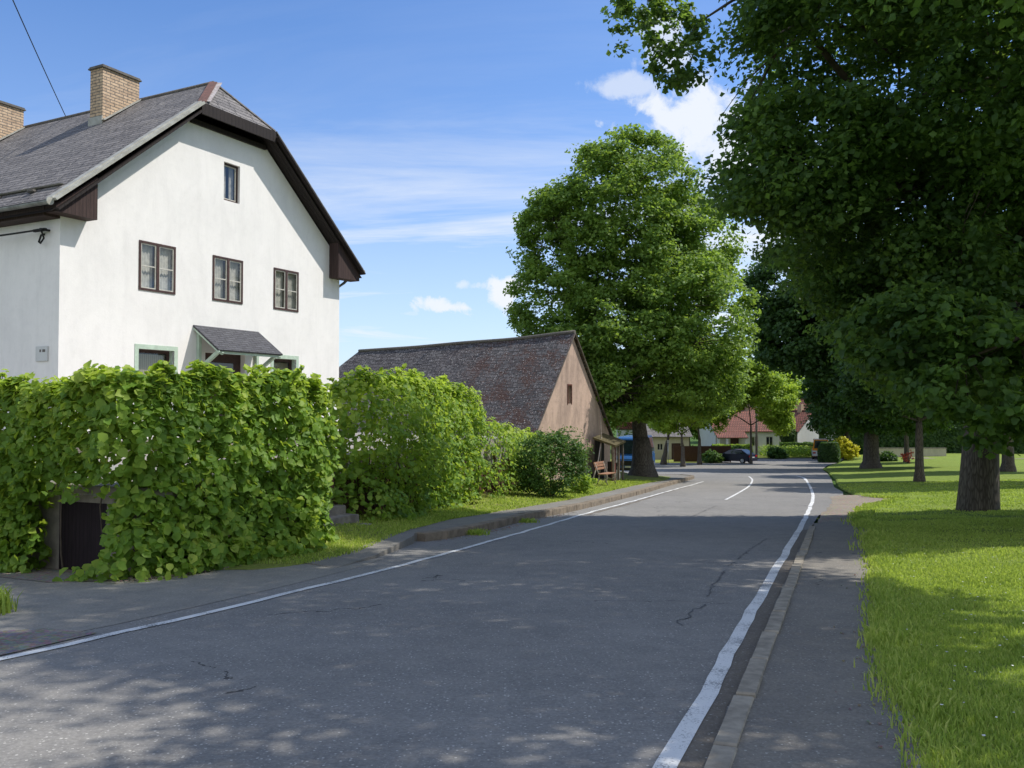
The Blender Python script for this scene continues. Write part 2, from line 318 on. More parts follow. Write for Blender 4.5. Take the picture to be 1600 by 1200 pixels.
# ------------------------------------------------------------------ object helpers
def tag(o, label=None, cat=None, group=None, kind=None):
    if label: o['label'] = label
    if cat: o['category'] = cat
    if group: o['group'] = group
    if kind: o['kind'] = kind
    return o
def empty(name, loc, rz=0):
    o = bpy.data.objects.new(name, None); COL.objects.link(o); o.location = loc; o.rotation_euler = (0, 0, rz); o.empty_display_size = 0.3
    return o
class MB:
    def __init__(s): s.v = []; s.f = []; s.sm = []
    def add(s, vs, fs, smooth=False):
        b = len(s.v); s.v += [Vector(q) for q in vs]
        for f in fs: s.f.append(tuple(b + i for i in f)); s.sm.append(smooth)
        return s
    def box(s, c, d, rz=0, mat=None):
        c = Vector(c); hx, hy, hz = d[0] / 2, d[1] / 2, d[2] / 2
        vs = [Vector((x, y, z)) for z in (-hz, hz) for x, y in ((-hx, -hy), (hx, -hy), (hx, hy), (-hx, hy))]
        if rz: vs = [Matrix.Rotation(rz, 3, 'Z') @ q for q in vs]
        if mat is not None: vs = [mat @ q for q in vs]
        return s.add([q + c for q in vs], [(3, 2, 1, 0), (4, 5, 6, 7), (0, 1, 5, 4), (1, 2, 6, 5), (2, 3, 7, 6), (3, 0, 4, 7)])
    def bx(s, x0, x1, y0, y1, z0, z1):
        return s.box(((x0 + x1) / 2, (y0 + y1) / 2, (z0 + z1) / 2), (x1 - x0, y1 - y0, z1 - z0))
    def bar(s, a, b, w, h, up=(0, 0, 1)):
        a, b = Vector(a), Vector(b); d = (b - a).normalized(); u = Vector(up)
        if abs(d.dot(u)) > 0.98: u = Vector((1, 0, 0))
        sd = d.cross(u).normalized() * w / 2; uu = sd.cross(d).normalized() * h / 2
        vs = [a - sd - uu, a + sd - uu, a + sd + uu, a - sd + uu, b - sd - uu, b + sd - uu, b + sd + uu, b - sd + uu]
        return s.add(vs, [(0, 1, 2, 3), (7, 6, 5, 4), (0, 4, 5, 1), (1, 5, 6, 2), (2, 6, 7, 3), (3, 7, 4, 0)])
    def tube(s, pts, rad, seg=8, wob=0.0, cap=True):
        pts = [Vector(p) for p in pts]; b = len(s.v); n = len(pts); fr = None
        for i, p in enumerate(pts):
            d = (pts[min(i + 1, n - 1)] - pts[max(i - 1, 0)]).normalized()
            ref = Vector((0, 0, 1)) if abs(d.z) < 0.9 else Vector((1, 0, 0))
            if fr is not None: ref = fr
            sd = (ref - d * ref.dot(d)).normalized(); fr = sd; up = d.cross(sd)
            r = rad[i] if isinstance(rad, (list, tuple)) else rad
            for k in range(seg):
                a = 2 * math.pi * k / seg
                rr = r * (1 + wob * math.sin(3 * a + i * .4) + wob * 0.6 * math.sin(5 * a + 1.3 + i * .2))
                s.v.append(p + (sd * math.cos(a) + up * math.sin(a)) * rr)
        for i in range(n - 1):
            for k in range(seg):
                k2 = (k + 1) % seg
                s.f.append((b + i * seg + k, b + i * seg + k2, b + (i + 1) * seg + k2, b + (i + 1) * seg + k)); s.sm.append(True)
        if cap:
            s.f.append(tuple(b + k for k in range(seg))[::-1]); s.sm.append(False)
            s.f.append(tuple(b + (n - 1) * seg + k for k in range(seg))); s.sm.append(False)
        return s
    def prism(s, prof, y0, y1, axis='y'):
        """polygon in x,z extruded along y"""
        n = len(prof)
        vs = [(x, y0, z) for x, z in prof] + [(x, y1, z) for x, z in prof]
        fs = [tuple(range(n)), tuple(range(2 * n - 1, n - 1, -1))] + [(i, i + n, (i + 1) % n + n, (i + 1) % n) for i in range(n)]
        return s.add(vs, fs)
    def cyl(s, a, b, r, seg=16):
        return s.tube([a, b], r, seg)
    def build(s, name, mat, parent=None, bevel=0.0, recalc=True):
        me = bpy.data.meshes.new(name); me.from_pydata([tuple(q) for q in s.v], [], s.f); me.update()
        me.polygons.foreach_set('use_smooth', s.sm)
        if recalc:
            bm = bmesh.new(); bm.from_mesh(me); bmesh.ops.recalc_face_normals(bm, faces=bm.faces[:])
            if bevel: bmesh.ops.bevel(bm, geom=bm.edges[:], offset=bevel, segments=2, affect='EDGES')
            bm.to_mesh(me); bm.free()
        metric_uv(me)
        me.materials.append(mat); me.update()
        o = bpy.data.objects.new(name, me); COL.objects.link(o)
        if parent is not None: o.parent = parent
        return o
def metric_uv(me):
    uv = me.uv_layers.new(name='UVMap')
    vs = me.vertices
    for p in me.polygons:
        n = p.normal
        if abs(n.z) > 0.995: u, v = Vector((1, 0, 0)), Vector((0, 1, 0))
        else:
            u = Vector((0, 0, 1)).cross(n).normalized(); v = n.cross(u).normalized()
        for li in p.loop_indices:
            c = vs[me.loops[li].vertex_index].co; uv.data[li].uv = (c.dot(u), c.dot(v))

def holed_wall(name, outer, holes, mat, parent, y=0.0):
    """flat wall in the x,z plane with rectangular openings cut in it"""
    bm = bmesh.new(); edges = []
    def loop(pts):
        vs = [bm.verts.new((x, y, z)) for x, z in pts]
        for i in range(len(vs)): edges.append(bm.edges.new((vs[i], vs[(i + 1) % len(vs)])))
    loop(outer)
    for (x0, x1, z0, z1) in holes: loop([(x0, z0), (x1, z0), (x1, z1), (x0, z1)])
    bmesh.ops.triangle_fill(bm, use_beauty=True, use_dissolve=False, edges=edges)
    for f in bm.faces:
        f.normal_update()
        if f.normal.y > 0: f.normal_flip()
    return bm

def draped(name, poly, dz, mat, kind='structure', step=None, skirt=0):
    """a flat polygon laid on the terrain profile at height dz (number or function)"""
    bm = bmesh.new()
    vs = [bm.verts.new((p[0], p[1], 0)) for p in poly]
    f = bm.faces.new(vs)
    if f.normal.z < 0: f.normal_flip()
    bmesh.ops.triangulate(bm, faces=bm.faces[:])
    ks = [k for k in PY if -50 < k < 2000] if step is None else list(np.arange(min(p[1] for p in poly), max(p[1] for p in poly), step))
    for k in ks:
        bmesh.ops.bisect_plane(bm, geom=bm.verts[:] + bm.edges[:] + bm.faces[:], plane_co=(0, k, 0), plane_no=(0, 1, 0))
    bmesh.ops.triangulate(bm, faces=bm.faces[:])
    for v in bm.verts:
        v.co.z = Z(v.co.y) + (dz(v.co.x, v.co.y) if callable(dz) else dz)
    if skirt:
        be = [e for e in bm.edges if e.is_boundary]; g_ = bmesh.ops.extrude_edge_only(bm, edges=be)
        for v in g_['geom']:
            if isinstance(v, bmesh.types.BMVert): v.co.z -= skirt
    bmesh.ops.recalc_face_normals(bm, faces=bm.faces[:])
    if sum(f.normal.z for f in bm.faces) < 0: bmesh.ops.reverse_faces(bm, faces=bm.faces[:])
    me = bpy.data.meshes.new(name); bm.to_mesh(me); bm.free(); me.materials.append(mat)
    o = bpy.data.objects.new(name, me); COL.objects.link(o); o['kind'] = kind; return o

def ribbon(pts, width, dz, mb, side=0.0, jag=0.0):
    """a painted line or strip along a polyline on the terrain"""
    P = resample(pts, 0.5); n = len(P); vs = []
    for i, p in enumerate(P):
        d = (P[min(i + 1, n - 1)] - P[max(i - 1, 0)]); nr = Vector((-d.y, d.x)).normalized()
        j = jag * (noise.noise((p.x * 3, p.y * 3, 0)))
        for sgn in (-.5, .5):
            q = p + nr * (width * sgn + side + j); vs.append((q.x, q.y, Z(q.y) + dz))
    mb.add(vs, [(2 * i, 2 * i + 1, 2 * i + 3, 2 * i + 2) for i in range(n - 1)])
def resample(pts, step):
    pts = [Vector((p[0], p[1])) for p in pts]; out = []
    for i in range(len(pts) - 1):
        a, b = pts[i], pts[i + 1]; p0 = pts[i - 1] if i else a; p3 = pts[i + 2] if i + 2 < len(pts) else b
        m = max(1, int((b - a).length / step))
        for k in range(m):
            t = k / m
            out.append(0.5 * ((2 * a) + (b - p0) * t + (2 * p0 - 5 * a + 4 * b - p3) * t * t + (3 * a - p0 - 3 * b + p3) * t ** 3))
    out.append(pts[-1]); return out

# ------------------------------------------------------------------ leaves
RNG = np.random.default_rng(11)
def unit(a): return a / np.maximum(np.linalg.norm(a, axis=1, keepdims=True), 1e-9)
def leaves(name, pos, nrm, size, mat, parent=None, shape='kite', jitter=0.6, rnd=None, droop=0.0):
    n = len(pos); nr = unit(nrm + RNG.normal(0, jitter, (n, 3)))
    t = unit(np.cross(nr, RNG.normal(0, 1, (n, 3)))); 
    if droop: t = unit(t + np.array([0, 0, -droop])); t = unit(t - nr * np.sum(t * nr, 1, keepdims=True))
    b = np.cross(nr, t)
    s = (size * RNG.uniform(0.5, 1.4, n))[:, None]
    if shape == 'kite':
        tp = [(0, 0, 0), (-.42, .45, .12), (0, 1, -.05), (.42, .45, .12)]; fc = [(0, 1, 2), (0, 2, 3)]
    else:
        tp = [(0, 0, 0), (-.42, .12, .08), (-.5, .55, .14), (0, 1.05, -.12), (.5, .55, .14), (.42, .12, .08)]; fc = [(0, 3, 2, 1), (0, 5, 4, 3)]
    k = len(tp); V = np.empty((n, k, 3), np.float32)
    for i, (x, y, z) in enumerate(tp): V[:, i] = pos + (b * x + t * (y - .4) + nr * z) * s
    F = np.array(fc, np.int32); fl = F.shape[1]
    idx = (np.arange(n, dtype=np.int32)[:, None, None] * k + F[None]).reshape(-1)
    me = bpy.data.meshes.new(name); nf = n * len(fc)
    me.vertices.add(n * k); me.vertices.foreach_set('co', V.reshape(-1))
    me.loops.add(nf * fl); me.loops.foreach_set('vertex_index', idx)
    me.polygons.add(nf); me.polygons.foreach_set('loop_start', np.arange(nf, dtype=np.int32) * fl)
    me.update(calc_edges=True)
    at_ = me.attributes.new('rnd', 'FLOAT', 'FACE')
    r = RNG.uniform(0, 1, n) if rnd is None else np.clip(rnd, 0, 1)
    at_.data.foreach_set('value', np.repeat(r.astype(np.float32), len(fc)))
    me.materials.append(mat)
    o = bpy.data.objects.new(name, me); COL.objects.link(o)
    if parent is not None: o.parent = parent
    return o

def sample_env(env, n, shell=0.5):
    """cluster centres inside a union of ellipsoids, thinned by noise so the crown has gaps"""
    env = np.array(env, float); vol = env[:, 3] * env[:, 4] * env[:, 5]; pr = vol ** 0.75; pr /= pr.sum()
    out = []; nrm = []
    off = RNG.uniform(0, 50, 3); big = env[:, 3].max() > 1.7
    while len(out) < n:
        i = RNG.choice(len(env), p=pr); e = env[i]
        d = RNG.normal(0, 1, 3); d /= np.linalg.norm(d)
        r = RNG.uniform(0, 1) ** (1 / 3) if RNG.uniform() > shell else RNG.uniform(0.82, 1.0)
        bump = 1 + 0.22 * noise.noise(Vector(d * 1.7 + off + i * 7))  + 0.12 * noise.noise(Vector(d * 4.1 + off))
        p = e[:3] + d * r * e[3:6] * bump
        # skip points deep inside another ellipsoid
        deep = False
        for j in range(len(env)):
            if j != i:
                q = (p - env[j, :3]) / env[j, 3:6]
                if np.dot(q, q) < 0.45: deep = True; break
        if deep and RNG.uniform() < 0.75: continue
        if big and noise.noise(Vector(p * np.array([.5, .5, .75]) + off)) < -0.13: continue
        out.append(p); nrm.append(d)
    return np.array(out), np.array(nrm)

def crown(name, parent, env, ncl, per, size, crad, mat, shell=0.5, shape='kite', flat=0.55, zmin=None):
    C, D = sample_env(env, ncl, shell)
    if zmin is not None:
        keep = C[:, 2] > zmin; C, D = C[keep], D[keep]; ncl = len(C)
    cr = crad * RNG.uniform(0.6, 1.35, ncl)
    q = RNG.normal(0, 1, (ncl * per, 3)); q = unit(q) * (RNG.uniform(0, 1, (ncl * per, 1)) ** 0.45)
    off = q * np.array([1, 1, flat]) * np.repeat(cr, per)[:, None]
    pos = np.repeat(C, per, axis=0) + off
    nr = unit(q * 0.6 + np.array([0, 0, 0.9]) + np.repeat(D, per, axis=0) * 0.35)
    cl = np.repeat(RNG.uniform(-.22, .22, ncl), per)
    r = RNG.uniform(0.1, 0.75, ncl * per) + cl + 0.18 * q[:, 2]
    return leaves(name, pos, nr, size, mat, parent, shape, 0.55, r, 0.5), C

def tree(name, label, base, trunk_r, split, env, ncl, per, size, crad, leafmat, barkmat, group=None, shell=0.5, shape='kite', lean=(0, 0), flare=1.5, nlimb=9, twigs=260, cat='tree', stems=None, flat=0.55, zmin=None):
    """tapered trunk with limbs and twigs, and a crown of leaf clumps"""
    root = empty(name, base); tag(root, label, cat, group)
    co, C = crown('crown', root, env, ncl, per, size, crad, leafmat, shell, shape, flat, zmin)
    mb = MB()
    top = Vector((lean[0], lean[1], split))
    mb.tube([(0, 0, -.25), (0, 0, .12), (lean[0] * .1, lean[1] * .1, .55), (lean[0] * .4, lean[1] * .4, split * .45), (lean[0] * .7, lean[1] * .7, split * .75), top],
            [trunk_r * flare * 1.08, trunk_r * flare, trunk_r * 1.14, trunk_r * 0.98, trunk_r * .93, trunk_r * .72], 18, 0.05)
    nodes = [(top, trunk_r * .8)]
    rr = random.Random(hash(round(base[0] * 10)) & 1023)
    es = sorted(env, key=lambda e: -e[3] * e[5]); targets = []
    for e in es: targets.append(Vector(e[:3]))
    if stems: targets = [Vector(s) for s in stems] + targets
    for k in range(nlimb):
        e = env[k % len(env)]
        d = Vector((rr.uniform(-1, 1), rr.uniform(-1, 1), rr.uniform(-.4, .9))).normalized()
        targets.append(Vector((e[0] + d.x * e[3] * .7, e[1] + d.y * e[4] * .7, e[2] + d.z * e[5] * .6)))
    for k, T in enumerate(targets):
        # start from the nearest existing node that lies lower than the target
        cand = [nd for nd in nodes if nd[0].z < T.z - .3] or nodes[:1]
        st, r0 = min(cand, key=lambda nd: (nd[0] - T).length + (0 if k > len(es) else nd[0].z * .1))
        r0 = min(r0, trunk_r * (.78 if stems and k < len(stems) else .62 if k < len(es) else .3))
        if (st - top).length < .01: st = st - Vector((0, 0, trunk_r * .7))
        L_ = (T - st).length
        pts = []; rad = []; m = max(4, int(L_ / 1.1))
        bend = Vector((rr.uniform(-1, 1), rr.uniform(-1, 1), 0)) * L_ * .07
        for i in range(m + 1):
            u = i / m; p = st.lerp(T, u); p.z += math.sin(u * math.pi) * L_ * .10 * (1 if T.z > st.z else .6)
            p += bend * math.sin(u * math.pi) + Vector((rr.uniform(-1, 1), rr.uniform(-1, 1), rr.uniform(-1, 1))) * .09 * (0 < i < m)
            pts.append(p); rad.append(max(.03, r0 * (1 - .72 * u)))
        mb.tube(pts, rad, 8, 0.03)
        nodes += list(zip(pts[1:], rad[1:]))
    NP = np.array([tuple(nd[0]) for nd in nodes])
    idx = RNG.choice(len(C), min(twigs, len(C)), replace=False)
    for i in idx:
        c = C[i]; j = int(np.argmin(np.sum((NP - c) ** 2, 1) + 2.0 * np.maximum(0, NP[:, 2] - c[2]))); st = nodes[j][0]; T = Vector(c)
        if (T - st).length > 5.5: continue
        r0 = min(nodes[j][1] * .6, .05 + .012 * (T - st).length)
        mid = st.lerp(T, .5) + Vector((rr.uniform(-.15, .15), rr.uniform(-.15, .15), .18))
        mb.tube([st, mid, T], [r0, r0 * .6, .012], 5, 0, False)
    mb.build('trunk', barkmat, root, recalc=False)
    return root

# ================================================================== GROUND
LN = list
def xy(pts, dz=0): return [gp(a, b, dz).xy for a, b in pts]
# base sheet out to the horizon, a little below everything laid on it
draped('ground', [(-1500, -40), (1500, -40), (1500, 2900), (-1500, 2900)], -0.09, MT['field'])
# kerb line of the left pavement
KL = [gp(a, b, .17).xy for a, b in [(664, 832), (716, 825.5), (784, 812), (824, 802), (892, 790.5), (960, 775.5), (1010, 763.5), (1048, 753.2), (1078, 745.5)]]
KL = [Vector(p) for p in KL]; KL.append(KL[-1] + Vector((.9, 3.2))); KL.append(KL[-1] + Vector((-.7, 2.2))); KL.append(KL[-1] + Vector((-4, 1.6)))
PB = [(-3.95, 11.5), (-3.5, 12.0), (-2.95, 12.7), (-2.5, 13.6), (-2.05, 16.25), (-1.35, 19.5), (-0.05, 22.75), (1.75, 27.5), (3.5, 33.0), (5.4, 39.0), (7.3, 44.5), (8.9, 48.5), (9.6, 52), (8, 57)]
def edge_pb(y): return float(np.interp(y, [p[1] for p in PB], [p[0] for p in PB]))
def rampf(y): return min(1, max(0, (y - 12.0) / 4.5))
def verge_dz(x, y):
    d = max(0, edge_pb(y) - x); return (0.17 + min(.22, d * .07)) * rampf(y) + 0.0
# asphalt of the street, the driveway mouth and the junction at the far end
RL = [(-5.4, -12), (-2.66, -5), (1.01, 4.5), (3.6, 11.2), (6.59, 19.0), (8.2, 23)]
road = [(-9, -12)] + RL + [(9.9, 25.9), (11.9, 30.5), (12.9, 33.5), (14.2, 36.9), (15.7, 41.9), (19.4, 52.2), (22.8, 62), (26.7, 74), (30.8, 84), (34.8, 92), (38.6, 100), (44, 113), (30, 113), (22, 96), (14, 92), (4, 88), (-14, 84), (-40, 80), (-40, 57), (-10, 58), (5, 58.5)]
left = [tuple(p) for p in reversed(KL[1:])] + [(-1.9, 16.4), (-2.6, 14.9), (-3.4, 13.6), (-4.6, 11.2), (-5.6, 10.9), (-8.5, 12.3), (-16, 15.5), (-26, 8), (-16, 2)]
draped('road', road + left, 0.0, MT['asphalt'])
# paler, older asphalt of the driveway mouth beside the street
draped('driveway', [(-4.75, 6.2), (-4.2, 7.3), (-3.75, 8.15), (-3.3, 9.2), (-2.75, 10.6), (-2.25, 12.1), (-1.95, 13.4), (-2.15, 15.0), (-3.35, 13.4), (-4.62, 11.15), (-5.6, 10.85), (-8.5, 12.2), (-16, 15.3), (-24, 8), (-12, 4.6), (-7, 6.6)], 0.004, MT['drive'])
# bare earth and grit along the foot of the garden wall, and the worn corner at the lower left
draped('wall_foot_soil', [(-2.9, 14.6), (-3.55, 13.35), (-4.3, 11.75), (-4.75, 11.0), (-5.8, 10.8), (-7.2, 11.55), (-9.0, 12.4), (-9, 14.5), (-5.5, 12.8), (-4.4, 13.6), (-3.5, 15)], 0.010, MT['grit'])
draped('roadside_grit', [(-4.35, 6.35), (-4.02, 7.0), (-3.72, 7.75), (-4.3, 7.95), (-5.2, 7.65), (-6.6, 7.1), (-7.2, 5.6), (-5.2, 4.6)], 0.009, MT['grit'])
# painted edge lines and the centre line in the bend
mk = MB()
WL = [(-5.6, 3.4), (-4.75, 5.2), (-4.0, 6.75), (-3.53, 7.75), (-3.0, 8.95), (-2.42, 10.4), (-1.7, 12.25), (-1.0, 14.25), (0.35, 18.3), (1.85, 23), (3.3, 27.3), (4.85, 31.75), (6.7, 37.2), (8.75, 43), (10.9, 49)]
ribbon(WL, .105, .008, mk, 0, .05)
WR = [(-2.75, -4.5), (0.8, 4.5), (2.13, 8.0), (4.63, 14.5), (6.86, 20.3), (8.85, 25.6), (11.55, 33.0), (14.4, 41.5), (17.3, 50.5), (18.9, 56), (19.3, 59.5), (18.2, 61.6), (15, 62.2), (8, 61.8), (-10, 61)]
ribbon(WR[:9], .118, .008, mk, 0, .03); ribbon(WR[8:], .16, .008, mk)
CLN = [tuple(gp(a, b).xy) for a, b in [(1134, 781), (1156, 769), (1170, 760), (1175.5, 750), (1170, 744.5)]]
ribbon(CLN, .10, .008, mk)
gt = MB(); ribbon([(1.01 + .384 * (v - 4.5) - .10, v) for v in np.arange(-5, 19, .5)], .17, .003, gt, 0, .05); ribbon([(1.8, 23.2), (4.2, 30), (6.2, 36.2), (8.6, 43)], .14, .003, gt, -.22, .08); tag(gt.build('road_gutter_grit', MT['gutgrit'], recalc=False), kind='structure')
tag(mk.build('road_markings', MT['paint'], recalc=False), kind='structure')
# dark sealed joint and a patched seam in the asphalt
m_, nt_, out_ = newmat('bitumen_seam'); pbsdf(nt_, out_, ramp(nt_, noise_n(nt_, geoco(nt_), 6, 4), [(.35, (0.06, 0.06, 0.06)), (.65, (0.12, 0.12, 0.12))]), .7, .3); MT['seam'] = m_
sm = MB()
for pl in ([(1198, 842), (1170, 860), (1140, 885), (1122, 905), (1112, 920), (1104, 935)], [(1104, 945), (1078, 957), (1080, 965), (1060, 970), (1066, 978)], [(1120, 790), (1095, 801), (1078, 809)]):
    pts = resample([tuple(gp(a, b).xy) for a, b in pl], .08)
    for i in range(len(pts) - 1):
        if noise.noise((pts[i].x * 2.1, pts[i].y * 2.1, 4)) < -.25: continue
        w = .005 + .014 * abs(noise.noise((pts[i].x * 5, pts[i].y * 5, 9)))
        a, b = [Vector((p.x + .05 * noise.noise((p.x * 9, p.y * 9, 1)), p.y + .05 * noise.noise((p.x * 9, p.y * 9, 7)))) for p in (pts[i], pts[i + 1])]
        nr = Vector((-(b - a).y, (b - a).x)).normalized() * w
        sm.add([(a.x - nr.x, a.y - nr.y, Z(a.y) + .005), (a.x + nr.x, a.y + nr.y, Z(a.y) + .005), (b.x + nr.x, b.y + nr.y, Z(b.y) + .005), (b.x - nr.x, b.y - nr.y, Z(b.y) + .005)], [(0, 1, 2, 3)])
tag(sm.build('road_seam', MT['seam'], recalc=False), kind='structure')

# right-hand kerb of low worn stones, footpath, dirt patch
kb = MB(); y = -6.0; rk = random.Random(3)
while y < 18.4:
    ln = rk.choice([.72, .95, 1.0, .5, 1.05]); y1 = min(19.4, y + ln - .02)
    x0 = 1.01 + .384 * (y - 4.5); x1 = 1.01 + .384 * (y1 - 4.5); j = rk.uniform(-.012, .012); hz = .045 + rk.uniform(-.008, .012)
    w = .125; nx, ny = .933 * w, -.358 * w
    b = [(x0 + j, y), (x0 + j + nx, y + ny), (x1 + j + nx, y1 + ny), (x1 + j, y1)]
    c = .012
    ctr = (sum(p[0] for p in b) / 4, sum(p[1] for p in b) / 4)
    tp = [(p[0] + (ctr[0] - p[0]) * .06, p[1] + (ctr[1] - p[1]) * .03) for p in b]
    kb.add([(p[0], p[1], Z(p[1]) - .2) for p in b] + [(p[0], p[1], Z(p[1]) + hz - c) for p in b] + [(p[0], p[1], Z(p[1]) + hz) for p in tp],
           [(0, 1, 5, 4), (1, 2, 6, 5), (2, 3, 7, 6), (3, 0, 4, 7), (4, 5, 9, 8), (5, 6, 10, 9), (6, 7, 11, 10), (7, 4, 8, 11), (8, 9, 10, 11)])
    y = y1 + .02
tag(kb.build('right_kerb', MT['kerbR']), kind='structure')
def jag(pts, amp=.1, step=.35, f=2.2):
    out = []
    for p in resample(pts, step): out.append((p.x + amp * noise.noise((p.x * f, p.y * f, 3)) , p.y + amp * noise.noise((p.x * f, p.y * f, 8))))
    return out
gl = [(edge_r(v), v) for v in (20.2, 17.5, 14.25, 11.75, 9.5, 7.25, 5.75, 4.5, 0, -5, -12)]
pe = [(1.01 + .384 * (v - 4.5) + .08, v) for v in (-12, -5, 4.5, 12, 19.6)]
draped('footpath', pe + [(6.95, 19.9), (7.6, 20.6)] + [(a + .12, b) for a, b in gl], lambda x, y: 0.022, MT['path'], skirt=.1)
draped('gravel_patch', jag([(6.95, 19.2), (7.6, 21.4), (9.3, 25.4), (10.9, 29.3), (12.6, 33.6), (14.2, 33.4), (16.4, 32.2), (17.2, 31.0), (14.3, 29.2), (11.6, 26.9), (10.2, 23.8), (9.2, 21.2), (8.4, 20.0), (7.7, 19.3)], .10, .5, 1.1), lambda x, y: .006 + .02 * min(1, max(0, (x - 6.95 - (y - 19.2) * .405) / .6)), MT['dirt'])
sb_ = MB(); ribbon([(edge_r(v) - .02, v) for v in np.arange(2, 34, .4)], .11, .029, sb_, 0, .07); tag(sb_.build('lawn_edge_soil', MT['grit'], recalc=False), kind='structure')
# right lawn: strips that rise gently away from the street
def strips(name, ys, edge, cols, zf, mat, sgn=1, jit=.06):
    vs, fs = [], []; n = len(cols)
    for y in ys:
        e = edge(y)
        for k, c in enumerate(cols):
            x = e + sgn * c + (jit * noise.noise((y * 1.9, k * .3, 2)) * 2 if k < 2 else 0)
            vs.append((x, y, zf(x, y) + (0.03 * noise.noise((x * .7, y * .7, 0)) if 1 < k else 0) - (.07 if k == 0 else 0)))
    m = len(ys)
    for i in range(m - 1):
        for k in range(n - 1):
            a = i * n + k; q = (a, a + 1, a + n + 1, a + n); fs.append(q if sgn > 0 else q[::-1])
    mb = MB(); mb.add(vs, fs, True); return tag(mb.build(name, mat, recalc=False), kind='structure')
ysr = sorted(set(list(np.arange(-12, 40, .35)) + list(np.arange(40, 130, 1.5)) + [160, 220]))
strips('lawn', ysr, edge_r, [-.03, .05, .15, .4, .8, 1.5, 2.5, 4, 6, 9, 13, 20, 35, 60, 110, 200], lawn_z, MT['lawn'])
# left: pavement behind its kerb, verge behind the pavement
kb = MB(); KP = resample([tuple(p) for p in KL], 0.25); s_acc = 0; i = 0
rk = random.Random(9)
while i < len(KP) - 2:
    n_ = rk.choice([4, 4, 5, 3]); j = min(len(KP) - 1, i + n_); a, b = KP[i], KP[j]
    if (b - a).length < .2: break
    d = (b - a).normalized(); nr = Vector((-d.y, d.x)); g = d * .012; off = nr * rk.uniform(-.012, .012); hz = .165 + rk.uniform(-.01, .01)
    qs = [a + g + off, b - g + off, b - g + off + nr * .26, a + g + off + nr * .26]; ct = (qs[0] + qs[2]) / 2
    tq = [q + (ct - q) * (.05) for q in qs]
    kb.add([(q.x, q.y, Z(q.y) - .15) for q in qs] + [(q.x, q.y, Z(q.y) + hz - .02) for q in qs] + [(q.x, q.y, Z(q.y) + hz) for q in tq],
           [(0, 1, 5, 4), (1, 2, 6, 5), (2, 3, 7, 6), (3, 0, 4, 7), (4, 5, 9, 8), (5, 6, 10, 9), (6, 7, 11, 10), (7, 4, 8, 11), (8, 9, 10, 11)])
    i = j
tag(kb.build('left_kerb', MT['kerbL']), kind='structure')
kin = [(p.x - .2, p.y + .05) for p in KL]
pav = [(-2.5, 12.2), (-2.1, 13.4), (-1.78, 15.6)] + kin[:-1] + [(8, 57.0)] + [(a - .1, b) for a, b in reversed(PB[2:-1])]
draped('left_pavement', pav, lambda x, y: 0.148 * min(1, max(0, (y - 12.2) / 3.6)) + .006, MT['pave'], step=1.2, skirt=.25)
ysl = list(np.arange(12.0, 24.6, .4))
strips('left_verge', ysl, edge_pb, [-.02, .05, .15, .4, .8, 1.25], lambda x, y: Z(y) + max(.006 + .03 * min(1, max(0, y - 12)), verge_dz(x, y)), MT['verge'], -1, .08)
strips('barn_verge', list(np.arange(24.4, 62, .6)), edge_pb, [-.02, .05, .15, .5, 1.0, 1.8, 3, 5, 9, 20, 60], lambda x, y: Z(y) + verge_dz(x, y), MT['verge'], -1, .08)

# ================================================================== THE WHITE HOUSE
TH = math.atan2(0.88906, 0.4578)      # facade direction
T2 = Vector((0.4578, 0.88906)); N2 = Vector((0.88906, -0.4578))
GZ = 0.52                             # level of the garden terrace
house = empty('house', (-9.92, 18.73, GZ), TH)
tag(house, 'white rendered two-storey house with a grey slate half-hipped roof above the vine hedge', 'house')
Wd, Dp = 9.63, 16.0
RS, RZ, KX0, KX1 = 4.90, 10.49 - GZ, 3.55, 6.25
sl = (10.49 - 6.05) / (4.90 + 0.45)
def rz_(s): return RZ - abs(s - RS) * sl      # roof surface height at s
gap = .34
kz = rz_(KX0) - gap
outer = [(0, 0), (Wd, 0), (Wd, rz_(Wd) - gap), (6.45, rz_(6.45) - gap), (3.35, rz_(3.35) - gap), (0, rz_(0) - gap)]
outer = [(0, 0), (Wd, 0), (Wd, rz_(Wd) - gap), (KX1 + .1, rz_(KX1 + .1) - gap), (KX0 - .1, rz_(KX0 - .1) - gap), (0, rz_(0) - gap)]
UP = [(2.05, 3.14), (4.36, 5.44), (6.65, 7.70)]; uz = (4.41 - GZ, 5.61 - GZ)
ATT = (4.73, 5.31, 7.16 - GZ, 8.20 - GZ)
GF = [(2.07, 3.13), (6.67, 7.62)]; gz = (1.72 - GZ, 2.99 - GZ)
DR = (4.14, 5.55, 0.30, 3.02 - GZ)
holes = [(a, b, uz[0], uz[1]) for a, b in UP] + [ATT] + [(a, b, gz[0], gz[1]) for a, b in GF] + [DR]
bm = holed_wall('wall', outer, holes, None, None)
wl = MB()
for f in bm.faces: wl.add([v.co.copy() for v in f.verts], [tuple(range(len(f.verts)))])
bm.free()
zl = rz_(0) - gap
wl.add([(0, 0, 0), (0, Dp, 0), (0, Dp, zl), (0, 0, zl)], [(0, 1, 2, 3)])
wl.add([(Wd, 0, 0), (Wd, Dp, 0), (Wd, Dp, zl), (Wd, 0, zl)], [(3, 2, 1, 0)])
wl.add([(0, Dp, 0), (Wd, Dp, 0), (Wd, Dp, zl), (RS, Dp, RZ - gap), (0, Dp, zl)], [(0, 1, 2, 3, 4)])
wl.add([(0, .02, 6), (Wd, .02, 6), (Wd, Dp, 6), (0, Dp, 6)], [(0, 1, 2, 3)])
